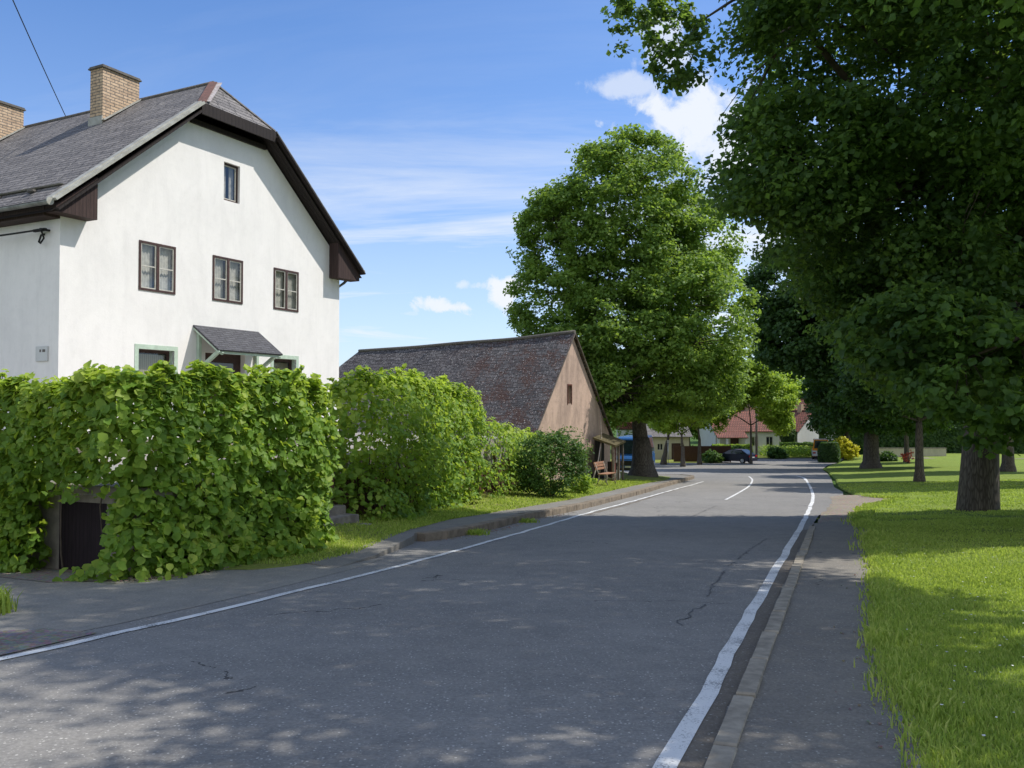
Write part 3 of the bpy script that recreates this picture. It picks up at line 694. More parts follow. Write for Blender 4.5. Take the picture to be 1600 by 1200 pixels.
for (a, b, z0, z1) in holes:
    dp = .20
    wl.add([(a, 0, z0), (b, 0, z0), (b, 0, z1), (a, 0, z1), (a, dp, z0), (b, dp, z0), (b, dp, z1), (a, dp, z1)], [(0, 1, 5, 4), (1, 2, 6, 5), (2, 3, 7, 6), (3, 0, 4, 7)])
wl.build('wall', MT['white'], house, recalc=False)
pl_ = MB(); pl_.bx(-.03, Wd + .03, -.035, .0, 0, .28); pl_.build('plinth', MT['conc'], house)

def window(parent, a, b, z0, z1, y, frame_mat, halves=2, bars=1, blind=False, name='window'):
    fr = MB(); t = .055
    fr.bx(a, b, y - .02, y + .05, z0, z0 + t); fr.bx(a, b, y - .02, y + .05, z1 - t, z1)
    fr.bx(a, a + t, y - .019, y + .05, z0 + t, z1 - t); fr.bx(b - t, b, y - .019, y + .05, z0 + t, z1 - t)
    if halves == 2: m = (a + b) / 2; fr.bx(m - .04, m + .04, y - .024, y + .045, z0 + t, z1 - t)
    w = fr.build(name, frame_mat, parent)
    sash = MB(); segs = [(a + t, (a + b) / 2 - .04), ((a + b) / 2 + .04, b - t)] if halves == 2 else [(a + t, b - t)]
    for (p, q) in segs:
        s_ = .028
        sash.bx(p, p + s_, y - .006, y + .03, z0 + t, z1 - t); sash.bx(q - s_, q, y - .006, y + .03, z0 + t, z1 - t)
        sash.bx(p + s_, q - s_, y - .006, y + .03, z0 + t, z0 + t + s_); sash.bx(p + s_, q - s_, y - .006, y + .03, z1 - t - s_, z1 - t)
        if bars: zm = (z0 + z1) / 2; sash.bx(p + s_, q - s_, y - .004, y + .02, zm - .014, zm + .014)
    sash.build('sash', MT['winwhite'] if not blind else frame_mat, w)
    gl_ = MB(); gl_.add([(a + t, y + .012, z0 + t), (b - t, y + .012, z0 + t), (b - t, y + .012, z1 - t), (a + t, y + .012, z1 - t)], [(0, 1, 2, 3)])
    gl_.build('pane', MT['glass'], w, recalc=False)
    cu = MB(); yb = y + .10
    if blind:
        cu.add([(a + t, yb, z0 + t), (b - t, yb, z0 + t), (b - t, yb, z1 - t - .05), (a + t, yb, z1 - t - .05)], [(0, 1, 2, 3)])
        cu.build('blind', MT['blind'], w)
    else:
        for (p, q) in ((a + t, a + (b - a) * .44), (b - (b - a) * .40, b - t)):
            n_ = 14; vs = []
            for k in range(n_ + 1):
                u = k / n_; x = p + (q - p) * u; yy = yb + .018 * math.sin(k * 2.1 + a)
                vs += [(x, yy, z0 + t), (x, yy, z1 - t)]
            cu.add(vs, [(2 * k, 2 * k + 2, 2 * k + 3, 2 * k + 1) for k in range(n_)], True)
        cu.build('curtain', MT['curtain'], w, recalc=False)
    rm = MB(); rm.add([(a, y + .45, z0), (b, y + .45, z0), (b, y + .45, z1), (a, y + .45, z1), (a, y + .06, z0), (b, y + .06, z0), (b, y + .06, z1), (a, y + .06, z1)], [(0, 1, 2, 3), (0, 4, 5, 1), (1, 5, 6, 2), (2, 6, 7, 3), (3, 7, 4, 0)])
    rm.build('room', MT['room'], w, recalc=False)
    return w
for a, b in UP: window(house, a, b, uz[0], uz[1], .0, MT['frame'])
window(house, ATT[0], ATT[1], ATT[2], ATT[3], .10, MT['frame'], 1, 0)
for a, b in GF:
    w = window(house, a, b, gz[0], gz[1], .17, MT['frame'], 1, 0, True)
    s = MB(); o_ = .11
    s.bx(a - o_, a, -.012, .05, gz[0] - .1, gz[1] + o_); s.bx(b, b + o_, -.012, .05, gz[0] - .1, gz[1] + o_); s.bx(a, b, -.012, .05, gz[1], gz[1] + o_)
    s.bx(a - .001, a + .012, .051, .165, gz[0], gz[1]); s.bx(b - .012, b + .001, .051, .165, gz[0], gz[1]); s.build('surround', MT['mint'], w)
# front door set back in its opening
d = MB(); d.bx(DR[0], DR[1], .16, .2, DR[2], DR[3]); dr = d.build('door', MT['frame'], house)
d = MB(); d.bx(DR[0] + .28, DR[1] - .28, .15, .159, DR[3] - .95, DR[3] - .25); d.build('door_pane', MT['carglass'], dr)
d = MB(); d.bx(DR[0] + .12, DR[0] + .15, .10, .16, 1.25, 1.4); d.build('handle', MT['metal'], dr)
# slate canopy over the door on mint braces
cn = MB(); ca0, ca1 = 3.72, 6.05; zt, zb_ = 3.70 - GZ, 3.04 - GZ; ov = .92
def slab(mb, q, th):
    n_ = (Vector(q[1]) - Vector(q[0])).cross(Vector(q[2]) - Vector(q[0])).normalized()
    if n_.z < 0: n_ = -n_
    mb.add([Vector(p) for p in q] + [Vector(p) - n_ * th for p in q], [(0, 1, 2, 3), (7, 6, 5, 4), (0, 4, 5, 1), (1, 5, 6, 2), (2, 6, 7, 3), (3, 7, 4, 0)])
slab(cn, [(ca0, -.01, zt), (ca1, -.01, zt), (ca1, -ov, zb_), (ca0, -ov, zb_)], .045)
can = cn.build('canopy', MT['canopyslate'], house)
br = MB()
for x in (ca0 + .12, ca1 - .14):
    br.bx(x, x + .09, -.09, -.005, zt - 1.9, zt - .10); br.bar((x + .045, -.05, zt - 1.15), (x + .045, -.80, zt - .66), .075, .09); br.bar((x + .045, -.03, zt - .12), (x + .045, -.88, zb_ - .10), .07, .07)
br.bar((ca0 + .03, -.84, zb_ - .06), (ca1 - .03, -.84, zb_ - .06), .05, .07)
br.bar((ca0 + .02, -.01, zt - .08), (ca0 + .02, -ov, zb_ - .075), .03, .05)
br.build('brace', MT['mint'], can)

# roof
e0, e1 = -.48, 10.28; yf = -.40; yb = Dp + .4; ya = .60
ze0, ze1 = rz_(e0), rz_(e1)
rf = MB(); th = .27
rf.add([(e0, yf, ze0), (KX0, yf, rz_(KX0)), (RS, ya, RZ), (RS, yb, RZ), (e0, yb, ze0)], [(0, 1, 2, 3, 4)])
rf.add([(e1, yf, ze1), (KX1, yf, rz_(KX1)), (RS, ya, RZ), (RS, yb, RZ), (e1, yb, ze1)], [(4, 3, 2, 1, 0)])
rf.add([(KX0, yf, rz_(KX0)), (KX1, yf, rz_(KX1)), (RS, ya, RZ)], [(0, 1, 2)])
roof = rf.build('roof', MT['slate'], house, recalc=False)
sf = MB(); dz_ = Vector((0, 0, -th))
def low(p, k=th): return (p[0], p[1], p[2] - k)
pL = [(e0, yf, ze0), (KX0, yf, rz_(KX0)), (RS, ya, RZ), (RS, yb, RZ), (e0, yb, ze0)]
pR = [(e1, yf, ze1), (KX1, yf, rz_(KX1)), (RS, ya, RZ), (RS, yb, RZ), (e1, yb, ze1)]
sf.add([low(p) for p in pL], [(4, 3, 2, 1, 0)]); sf.add([low(p) for p in pR], [(0, 1, 2, 3, 4)])
sf.add([low(pL[1]), low(pR[1]), low((RS, ya, RZ))], [(2, 1, 0)])
sf.build('soffit', MT['soffit'], roof, recalc=False)
# barge boards: pale sheet metal on the left rake, dark timber on the hip and the right rake
b = MB(); b.bar((e0 + .02, yf - .02, ze0 - .02), (KX0 + .02, yf - .02, rz_(KX0) - .02), .06, .20, (0, 1, 0)); b.bar((e0, yf + .08, ze0 + .02), (KX0, yf + .08, rz_(KX0) + .02), .20, .03, (-.64, 0, .77)); b.build('rake_flashing', MT['sheet'], roof)
b = MB(); b.bar((KX0, yf - .015, rz_(KX0) - .15), (KX1, yf - .015, rz_(KX1) - .15), .05, .30)
b.bar((KX1, yf - .012, rz_(KX1) - .15), (e1, yf - .012, ze1 - .15), .05, .26, (0, 1, 0)); b.bar((e0 + .1, yf - .005, ze0 - .22), (KX0, yf - .005, rz_(KX0) - .22), .045, .18, (0, 1, 0))
b.bar((KX0, -.02, rz_(KX0) - .40), (KX1, -.02, rz_(KX1) - .40), .10, .12); b.build('barge_board', MT['soffit'], roof)
b = MB(); b.bar((KX1, yf - .03, rz_(KX1) + .01), (e1, yf - .03, ze1 + .01), .03, .05, (0, 1, 0)); b.build('verge_strip', MT['zinc'], roof)
b = MB(); b.bar((KX0 + .05, yf + .03, rz_(KX0) + .03), (RS, ya, RZ + .03), .20, .02); b.build('hip_flashing', MT['rust'], roof)
b = MB(); b.bar((KX0 + .25, yf + .06, rz_(KX0) + .10), (RS + .1, ya - .10, RZ + .02), .17, .02)
b.bar((KX1, yf, rz_(KX1) + .02), (RS, ya, RZ + .03), .09, .03); b.build('hip_cover', MT['flash'], roof)
b = MB(); b.tube([(RS, ya, RZ + .0), (RS, yb, RZ + .0)], .06, 8); b.build('ridge_cap', MT['capst'], roof)
# boxed-in eaves at both corners of the gable
for (x0, x1, s) in ((e0 + .12, .64, -1), (9.12, e1 - .10, 1)):
    zb0 = (5.76 if s < 0 else 5.62) - GZ
    def top(x): return rz_(x) - .20
    prof = [(x0, zb0 + .02), (x1, zb0 + .02), (x1, top(x1)), (x0, max(zb0 + .04, top(x0)))] if s < 0 else [(x0, zb0), (x1, zb0 + .02), (x1, max(zb0 + .04, top(x1))), (x0, top(x0))]
    b = MB(); b.prism(prof, yf + .03, -.003); b.build('eaves_box', MT['darkwood'], roof)
b = MB()  # long dark soffit along the left and right eaves
b.bx(e0 + .13, -.003, .0, yb - .1, ze0 - .30, ze0 - .22); b.bx(e0 + .10, e0 + .13, .0, yb - .1, ze0 - .30, ze0 - .10)
b.bx(Wd + .003, e1 - .13, .0, yb - .1, ze1 - .30, ze1 - .24); b.build('eaves_board', MT['darkwood'], roof)
# half-round gutters
for ex, ez in ((e0 - .05, ze0 - .06), (e1 + .05, ze1 - .06)):
    g = MB(); vs = []; n_ = 8
    for yy in (yf + .02, yb):
        for rr_ in (.075, .062):
            for k in range(n_ + 1):
                a = math.pi + math.pi * k / n_; vs.append((ex + rr_ * math.cos(a), yy, ez + rr_ * math.sin(a)))
    m = n_ + 1; fs = []
    for k in range(n_): fs += [(k, k + 1, 2 * m + k + 1, 2 * m + k), (m + k, 3 * m + k, 3 * m + k + 1, m + k + 1)]
    fs += [(k, m + k, m + k + 1, k + 1) for k in range(n_)] + [(0, m, 3 * m, 2 * m), (n_, 2 * m + n_, 3 * m + n_, m + n_)]
    g.add(vs, fs); gu = g.build('gutter', MT['zinc'], house)
    c = MB(); c.cyl((ex, yf + .0, ez - .01), (ex, yf - .03, ez - .01), .085, 14); c.build('gutter_end', MT['sheet'], gu)
dp_ = MB(); dp_.tube([(e1 + .05, .05, ze1 - .12), (e1 - .1, .25, ze1 - .4), (Wd + .08, .3, ze1 - .7), (Wd + .08, .3, .3)], .045, 10); dp_.build('downpipe', MT['zinc'], house)
for k, yy in enumerate((.9, 2.2, 3.6, 5.1, 6.6)):
    s = MB(); s.box((e0 + .42 + (k % 2) * .03, yy, rz_(e0 + .42) + .04), (.14, .22, .07)); s.build('snow_guard', MT['capst'], roof, bevel=.02)
# chimneys
for D in (3.51, 8.85):
    c = MB(); x0, x1, zb0, zt0 = 3.66, 4.86, rz_(3.66) - .2, 11.02 - GZ
    c.bx(x0, x1, D, D + .52, zb0, zt0); ch = c.build('chimney', MT['brick'], roof)
    c = MB(); c.bx(x0 - .05, x1 + .05, D - .05, D + .57, zt0, zt0 + .045); c.bx(x0 - .025, x1 + .025, D - .025, D + .545, zt0 + .045, zt0 + .09); c.build('cap', MT['capst'], ch, bevel=.008)
    c = MB()
    c.bar((x0 - .02, D - .015, rz_(x0) + .07), (x1 + .05, D - .015, rz_(x1) + .07), .03, .20, (0, 1, 0)); c.bx(x0 - .035, x0 - .004, D - .02, D + .55, rz_(x0) - .06, rz_(x0) + .20); c.build('flashing', MT['sheet'], ch)
    c = MB(); c.bx(x0 + .2, x1 - .2, D + .12, D + .40, zt0 + .09, zt0 + .095); c.build('flue', MT['black'], ch)
# meter cabinet and cable bracket on the side wall
c = MB(); c.bx(-.035, -.002, .33, .74, 2.60 - GZ, 2.93 - GZ); mc = c.build('meter_cabinet', MT['farwhite'], house, bevel=.006)
c = MB(); c.bx(-.037, -.0355, .40, .50, 2.80 - GZ, 2.86 - GZ); c.build('cabinet_mark', MT['capst'], mc); c = MB(); c.bx(-.037, -.0355, .54, .60, 2.80 - GZ, 2.86 - GZ); c.build('cabinet_mark', MT['capst'], mc)
c = MB(); c.bx(-.22, -.002, .33, .39, 5.47 - GZ, 5.51 - GZ); c.bx(-.16, -.10, .30, .70, 5.46 - GZ, 5.52 - GZ); c.build('cable_bracket', MT['black'], house)
def to_w(x, y, z): return Vector((-9.92, 18.73, GZ)) + Vector((T2.x, T2.y, 0)) * x - Vector((N2.x, N2.y, 0)) * y + Vector((0, 0, z))
def wire(name, a, b, sag, r, label, hook=None):
    a, b = Vector(a), Vector(b); pts = []
    for i in range(25):
        u = i / 24; p = a.lerp(b, u); p.z -= sag * 4 * u * (1 - u); pts.append(p)
    if hook: pts += [Vector(h) for h in hook]
    m = MB(); m.tube(pts, r, 6); return tag(m.build(name, MT['black'], recalc=False), label, 'cable')
hk = [to_w(-.13, .36, 5.30 - GZ), to_w(-.13, .48, 5.20 - GZ), to_w(-.10, .58, 5.24 - GZ), to_w(-.06, .56, 5.40 - GZ), to_w(-.02, .50, 5.42 - GZ)]
wire('supply_cable', to_w(-1.0, 7.5, 5.62 - GZ) + Vector((-8, 2, .3)), to_w(-.16, .42, 5.49 - GZ), .35, .022, 'thick black supply cable hooked to the side wall under the eaves of the white house', hk)
wire('overhead_wire', at(-50, -160, 14), to_w(RS, 6.85, RZ + .06), .05, .012, 'thin dark wire slanting down from the sky to the roof ridge between two chimneys')

# ================================================================== GARDEN TERRACE, CELLAR DOOR, STEPS
Cw = Vector((-5.05, 11.5)); dA = Vector((-.915, .403)); dB = T2
Bs = Cw + dB * 3.75                     # where the steps cut in
Bk = Bs - N2 * 1.5
Ck = Vector((-3.75, 17.4)); Bk2 = Vector((-4.9, 17.6))
F1 = Vector((-1.15, 27.3)); F2 = Vector((.35, 31.6))
def terr_poly(): return [Cw - N2 * .05, Bs - N2 * .05, Bk, Bk2, Ck - Vector((.1, 0)), F1 - Vector((.15, 0)), F2 - Vector((.2, 0)), Vector((-6, 36)), Vector((-25, 44)), Vector((-40, 30)), Cw + dA * 22]
g = MB(); P = terr_poly(); n_ = len(P)
g.add([(p.x, p.y, .5) for p in P] + [(p.x, p.y, -3.2) for p in P], [tuple(range(n_))] + [(i, i + n_, (i + 1) % n_ + n_, (i + 1) % n_) for i in range(n_)])
tag(g.build('garden_terrace', MT['yard']), kind='structure')
# slope the far end down behind the hedge
def wallseg(mb, a, b, z0a, z0b, z1, th, out=1):
    d = (b - a).normalized(); nr = Vector((d.y, -d.x)) * th * out
    q = [a, b, b + nr, a + nr]
    zs = [z0a, z0b, z0b, z0a]
    mb.add([(p.x, p.y, z) for p, z in zip(q, zs)] + [(p.x, p.y, z1) for p in q], [(3, 2, 1, 0), (4, 5, 6, 7), (0, 1, 5, 4), (1, 2, 6, 5), (2, 3, 7, 6), (3, 0, 4, 7)])
rw = empty('retaining_wall', (Cw.x, Cw.y, Z(Cw.y)))
tag(rw, 'weathered concrete garden wall with a low plank cellar door, overgrown by vines below the white house', 'wall')
def loc(o, r): o.parent = r; o.matrix_parent_inverse = Matrix.Translation(r.location).inverted()
d0, d1 = .50, 1.42       # the cellar door along dA from the corner
m = MB(); zt = .38
pt = lambda s: Cw + dA * s
wallseg(m, pt(d0), pt(0), Z(11.4) - .3, Z(11.4) - .3, zt, .25, -1); wallseg(m, pt(9), pt(d1), -1.6, Z(12) - .3, zt, .25, -1)
m2 = MB()
zd = .28
m.add([], [])
a, b = pt(d1), pt(d0); nr = Vector((-.403, -.915)) * .25
wallseg(m, a, b, zd, zd, zt - .001, .249, -1)
wallseg(m, Cw + Vector((.02, 0)), Bs, Z(11.4) - .3, Z(15) - .3, zt + .002, .22, -1)
wallseg(m, Bs, Bk, -1.2, -.9, zt + .3, .2, -1)
o = m.build('wall', MT['conc']); loc(o, rw)
m = MB(); wallseg(m, pt(9.05), pt(-.35), zt + .004, zt + .004, zt + .13, .34, -1); wallseg(m, Cw + Vector((.05, .2)), Bs, zt + .006, zt + .006, zt + .128, .30, -1)
o = m.build('coping', MT['conc'], bevel=.015); loc(o, rw)
m = MB(); wallseg(m, pt(d1 - .003), pt(d0 + .003), Z(11.7) - .12, Z(11.6) - .12, zd - .003, .10, -1)
dd = m.build('cellar_door', MT['door']); loc(dd, rw)
hp = pt(d0 + .10) + Vector((-.403, -.915)) * -.02
m = MB(); q = pt(d0 + .08); m.box((q.x + .052, q.y + .118, -.15), (.03, .04, .09)); o = m.build('latch', MT['rust']); loc(o, rw)

st = empty('garden_steps', (-3.75, 16.2, Z(16.2))); tag(st, 'three worn concrete steps rising between the two vine hedges', 'steps')
S0 = Vector((-3.42, 15.6)); rs = .165; z0 = Z(16.2) + .05
for k in range(6):
    m = MB(); wd = 1.5; a = S0 - N2 * (.33 * k); b = a + T2 * wd
    q = [a, b, b - N2 * (.36), a - N2 * (.36)]; z1 = z0 + rs * (k + 1)
    m.add([(p.x, p.y, z0 - .4) for p in q] + [(p.x, p.y, z1) for p in q], [(3, 2, 1, 0), (4, 5, 6, 7), (0, 1, 5, 4), (1, 2, 6, 5), (2, 3, 7, 6), (3, 0, 4, 7)])
    o = m.build('step', MT['conc'], bevel=.015); loc(o, st)

fc = empty('board_fence', (-2.2, 22.5, Z(22.5) + .2)); tag(fc, 'dark brown vertical board fence almost hidden behind the taller vine hedge', 'fence')
m = MB(); m3 = MB()
for i, (a, b) in enumerate(((Ck + Vector((.05, 0)), F1), (F1, F2))):
    L_ = (b - a).length; k = int(L_ / 2.2) + 1
    wallseg(m, a, b, Z(a.y) - .1, Z(b.y) - .1, .1 if i == 0 else -.35, .03, 1)
    for j in range(k): p = a.lerp(b, j / k); m3 = MB(); m3.box((p.x + .06, p.y, (Z(p.y) - .2 + .3) / 2 - (.2 if i else 0)), (.09, .09, .3 - Z(p.y) + .2)); o = m3.build('fence_post', MT['fencewood']); loc(o, fc)
o = m.build('board_panel', MT['fencewood']); loc(o, fc)

# ================================================================== VINE HEDGES
def vine(name, label, path, zt_f, zb_f, thick, dens, size, mat, cat='hedge', bulge=.25, hole=None, tendrils=30, seed=1, shape='round', group=None):
    """leaves over a thick curtain that follows a path; clumps, hollows and stray shoots on top"""
    P = resample([tuple(p) for p in path], .1); off = seed * 13.1
    cum = [0]
    for i in range(1, len(P)): cum.append(cum[-1] + (P[i] - P[i - 1]).length)
    Lt = cum[-1]; root = empty(name, (P[len(P) // 2].x, P[len(P) // 2].y, Z(P[len(P) // 2].y))); tag(root, label, cat, group)
    H = np.mean([zt_f(u) - zb_f(u, 0) for u in (0.1, .5, .9)]); n = int(Lt * H * dens)
    pos, nr, rnd = [], [], []
    for _ in range(n):
        s = RNG.uniform(0, Lt); i = max(0, min(len(P) - 2, int(np.searchsorted(cum, s)) - 1))
        d = (P[i + 1] - P[i]).normalized(); p = P[i] + d * (s - cum[i]); o_ = Vector((d.y, -d.x)); u = s / Lt
        zt_ = zt_f(u) + .34 * noise.noise((s * .9, off, 0)) + .20 * noise.noise((s * 2.9, off, 5)) + .08 * noise.noise((s * 8, off, 5)); zb_ = zb_f(u, p.y)
        v = RNG.uniform(0, 1) ** .9; topface = RNG.uniform() < .16
        if topface: v = RNG.uniform(.93, 1.04)
        z = zb_ + (zt_ - zb_) * v
        nb = noise.noise((s * .9, z * .9, off)) + .75 * noise.noise((s * 2.2, z * 2.2, off + 3)) + .4 * noise.noise((s * 5, z * 5, off))
        w = max(.12, thick * (.5 + bulge * nb * 2.0) * (1.0 - .45 * max(0, v - .75) / .25))
        if hole and hole(s, z, nb): continue
        side = 1 if RNG.uniform() < .70 else -1
        lat = RNG.uniform(-w, w) if topface else side * w * (1 - RNG.uniform(0, 1) ** 1.5 * .8)
        pos.append((p.x + o_.x * lat, p.y + o_.y * lat, z)); sgn = 1 if lat > 0 else -1
        nr.append((o_.x * sgn * .75, o_.y * sgn * .75, .55 + (1.2 if topface else 0)))
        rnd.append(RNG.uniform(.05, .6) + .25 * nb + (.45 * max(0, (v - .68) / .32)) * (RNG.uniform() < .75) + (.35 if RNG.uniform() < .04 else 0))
    shoots = MB()
    for k in range(tendrils):
        s = RNG.uniform(0, Lt); i = max(0, min(len(P) - 2, int(np.searchsorted(cum, s)) - 1)); p = P[i]; d = (P[i + 1] - P[i]).normalized(); o_ = Vector((d.y, -d.x)); u = s / Lt
        base = Vector((p.x, p.y, zt_f(u) - .1)) + Vector((o_.x, o_.y, 0)) * RNG.uniform(-.2, .3); ln = RNG.uniform(.12, .45) * (1.5 if RNG.uniform() < .15 else 1); dr = Vector((RNG.uniform(-.5, .5), RNG.uniform(-.5, .5), 1)).normalized(); pts = []
        for j in range(6):
            q = base + dr * ln * j / 5 + Vector((0, 0, -.25 * ln * (j / 5) ** 3)); pts.append(q)
            if j:
                for r_ in range(3): pos.append(tuple(q + Vector((RNG.uniform(-.05, .05), RNG.uniform(-.05, .05), RNG.uniform(-.03, .04))))); nr.append((RNG.uniform(-.5, .5), RNG.uniform(-.5, .5), .8)); rnd.append(.75 + RNG.uniform(-.1, .35))
        shoots.tube(pts, .006, 4, 0, False)
    co = leaves('foliage', np.array(pos), np.array(nr), size, mat, None, shape, .42, np.array(rnd), .9); loc(co, root)
    s = 0.2
    while s < Lt:
        i = max(0, min(len(P) - 2, int(np.searchsorted(cum, s)) - 1)); p = P[i]; u = s / Lt; zb_ = zb_f(u, p.y) - .05; zt_ = zt_f(u) - .25
        pts = [(p.x + .12 * noise.noise((s, j * .7, off)), p.y + .12 * noise.noise((s, j * .7, off + 9)), zb_ + (zt_ - zb_) * j / 7) for j in range(8)]
        shoots.tube(pts, [.014 - .0012 * j for j in range(8)], 5, 0, False); s += .8
    o = shoots.build('stem', MT['twig'], None, recalc=False); loc(o, root); return root
nA = Vector((-.403, -.915)) * .30
h1 = [pt(7.5) + nA, pt(4) + nA, pt(1.2) + nA, pt(.3) + nA, Cw + Vector((.12, -.12)), Cw + dB * 1 + N2 * .15, Cw + dB * 2.3 + N2 * .18, Bs + N2 * .12 - dB * .05]
L1a = 7.5 - d1; L1b = 7.5 - d0
def hole1(s, z, nb):
    if L1a - .02 < s < L1b + .10 and z < .36 + .05 * nb: return True               # the cellar door
    if L1b + .1 <= s < L1b + .42 and -.45 < z < .42 and nb > -.2: return True     # wall face beside the door
    if L1a - .1 < s < L1b + 2.2 and .45 < z < .95 and nb > .25: return RNG.uniform() < .7   # thin band above the coping
    if L1a - .05 < s < L1b + .5 and .3 < z < .62: return RNG.uniform() < .8
    if s < L1a - 1.0 and z < -.45 and nb > 0: return RNG.uniform() < .7
    return False
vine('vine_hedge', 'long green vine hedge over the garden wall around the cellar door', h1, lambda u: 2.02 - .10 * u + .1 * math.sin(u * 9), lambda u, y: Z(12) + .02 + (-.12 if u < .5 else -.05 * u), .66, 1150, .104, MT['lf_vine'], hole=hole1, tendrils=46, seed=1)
# a low bulge of vine that spills on to the driveway right of the door
vine('vine_mound', 'low bright vine growth spilling on to the driveway right of the cellar door', [Cw + Vector((-.02, -.34)), Cw + Vector((.28, -.22)), Cw + dB * 1.2 + N2 * .42, Cw + dB * 3.0 + N2 * .40],
     lambda u: -.18 + .22 * math.sin(u * 7 + .8) - .2 * u, lambda u, y: Z(12.3) - .02 - .10 * u, .62, 620, .108, MT['lf_vine'], 'vine', tendrils=12, seed=4)
h2 = [Vector((-3.75, 17.7)), Vector((-3.2, 17.9)), Vector((-2.75, 19.0)), Vector((-2.1, 22)), Vector((-1.5, 24.4)), Vector((-1.2, 25.6))]
def zt2(u): return float(np.interp(u, [0, .05, .2, .55, .8, .92, 1.0], [1.95, 2.12, 2.24, 2.22, 2.0, 1.6, 1.25]))
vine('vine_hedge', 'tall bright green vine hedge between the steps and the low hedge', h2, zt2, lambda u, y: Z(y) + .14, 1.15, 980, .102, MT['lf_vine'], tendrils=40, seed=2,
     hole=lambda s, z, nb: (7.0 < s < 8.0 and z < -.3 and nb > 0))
h3 = [Vector((-1.05, 26.2)), Vector((-.6, 27.8)), Vector((-.25, 29)), Vector((.05, 30.5)), Vector((.5, 32.4)), Vector((1.0, 34.5))]
vine('vine_hedge', 'low light green vine hedge behind the round shrub', h3, lambda u: float(np.interp(u, [0, .3, .7, 1], [1.0, .85, .55, .3])), lambda u, y: Z(y) + .2, 1.2, 900, .105, MT['lf_vine'], tendrils=16, seed=3)

def shrub(name, label, base, env, ncl, per, size, crad, mat, cat='shrub', group=None, shape='kite'):
    root = empty(name, base); tag(root, label, cat, group)
    co, C = crown('foliage', root, env, ncl, per, size, crad, mat, .6, shape, .8, .02)
    m = MB(); rr = random.Random(len(label))
    for k in range(8):
        c = C[rr.randrange(len(C))]; m.tube([(c[0] * .1, c[1] * .1, -.05), (c[0] * .5, c[1] * .5, c[2] * .55), tuple(c)], [.025, .015, .006], 5, 0, False)
    m.build('stem', MT['twig'], root, recalc=False); return root
bs = gp(860, 772, .32); shrub('shrub', 'dense rounded dark green shrub on the verge between low hedge and bench', bs,
      [(0, 0, 1.0, 1.15, 1.0, 1.0), (.35, .1, 1.35, .8, .8, .72), (-.5, 0, .75, .75, .8, .7), (.75, 0, 1.15, .55, .6, .6), (-.1, 0, 1.6, .55, .5, .45)], 420, 34, .075, .24, MT['lf_bush'])
bs = gp(905, 766, .32); shrub('shrub', 'small pale green leafy plant right of the rounded shrub', bs, [(0, 0, .25, .5, .5, .32), (.3, 0, .2, .35, .4, .25)], 60, 26, .10, .16, MT['lf_vine'], 'plant')

# ================================================================== THE BARN
Ab = Vector((2.97, 42.0)); bB = Vector((.53, .848)); bA = Vector((-.848, .53))
BTH = math.atan2(bB.y, bB.x); BZ = -2.25
barn = empty('barn', (Ab.x, Ab.y, BZ), BTH); tag(barn, 'old barn with a mossy dark slate roof and a weathered pink gable', 'barn')
RZb = 5.2 - BZ; sb = 1.26; wL, wR = -3.55, 4.25; LB = 13.9
def bz(s): return RZb - abs(s) * sb if s < 0 else RZb - s * 1.20
gb = .12
outer = [(wL, 0), (wR, 0), (wR, bz(wR) - gb), (0, RZb - gb), (wL, bz(wL) - gb)]
bm = holed_wall('wall', outer, [(-.50, -.14, 1.74 - BZ, 2.62 - BZ)], None, None); w_ = MB()
for f in bm.faces: w_.add([v.co.copy() for v in f.verts], [tuple(range(len(f.verts)))])
bm.free()
w_.add([(wL, 0, 0), (wL, LB + 2, 0), (wL, LB + 2, bz(wL) - gb), (wL, 0, bz(wL) - gb)], [(0, 1, 2, 3)])
w_.add([(wR, 0, 0), (wR, LB + 2, 0), (wR, LB + 2, bz(wR) - gb), (wR, 0, bz(wR) - gb)], [(3, 2, 1, 0)])
a, b, z0, z1 = -.50, -.14, 1.74 - BZ, 2.62 - BZ
w_.add([(a, 0, z0), (b, 0, z0), (b, 0, z1), (a, 0, z1), (a, .25, z0), (b, .25, z0), (b, .25, z1), (a, .25, z1)], [(0, 1, 5, 4), (1, 2, 6, 5), (2, 3, 7, 6), (3, 0, 4, 7)])
w_.build('wall', MT['pink'], barn, recalc=False)
m = MB(); m.bx(a, b, .2, .24, z0, z1); wn = m.build('window', MT['room'], barn)
m = MB(); m.bx(a - .06, a, -.02, .05, z0 - .05, z1 + .06); m.bx(b, b + .06, -.02, .05, z0 - .05, z1 + .06); m.bx(a, b, -.02, .05, z1, z1 + .06); m.build('frame', MT['redboard'], wn)
m = MB(); m.bx(wL - .02, wR + .02, -.025, 0, 0, .45); m.build('plinth', MT['conc'], barn)
# the roof sags between its ends and is hipped at the far end
NS, NV = 40, 14
def rz_b(yy): u = yy / LB; return RZb - .42 * u + .10 * (1 - u) * math.cos(yy * .9) * .35 - .06 * math.sin(min(1, u) * math.pi)
rf = MB()
for sgn in (-1, 1):
    vs, fs = [], []; ex = (wL - .42) if sgn < 0 else (wR + .38); ez = bz(ex)
    for i in range(NS + 1):
        yy = -.14 + (LB + .14) * i / NS
        for j in range(NV + 1):
            v = j / NV; zr = rz_b(max(0, yy)); u = yy / LB
            x = ex * v; ztop = zr + (ez - .15 * u - zr) * v + .05 * noise.noise((yy * .8, v * 5, sgn)) * (0 < j)
            y2 = yy + (u * 4.2 * v if True else 0) * (max(0, u) ** 6)
            vs.append((x, y2, ztop))
    for i in range(NS):
        for j in range(NV):
            q = (i * (NV + 1) + j, i * (NV + 1) + j + 1, (i + 1) * (NV + 1) + j + 1, (i + 1) * (NV + 1) + j); fs.append(q if sgn > 0 else q[::-1])
    rf.add(vs, fs, False)
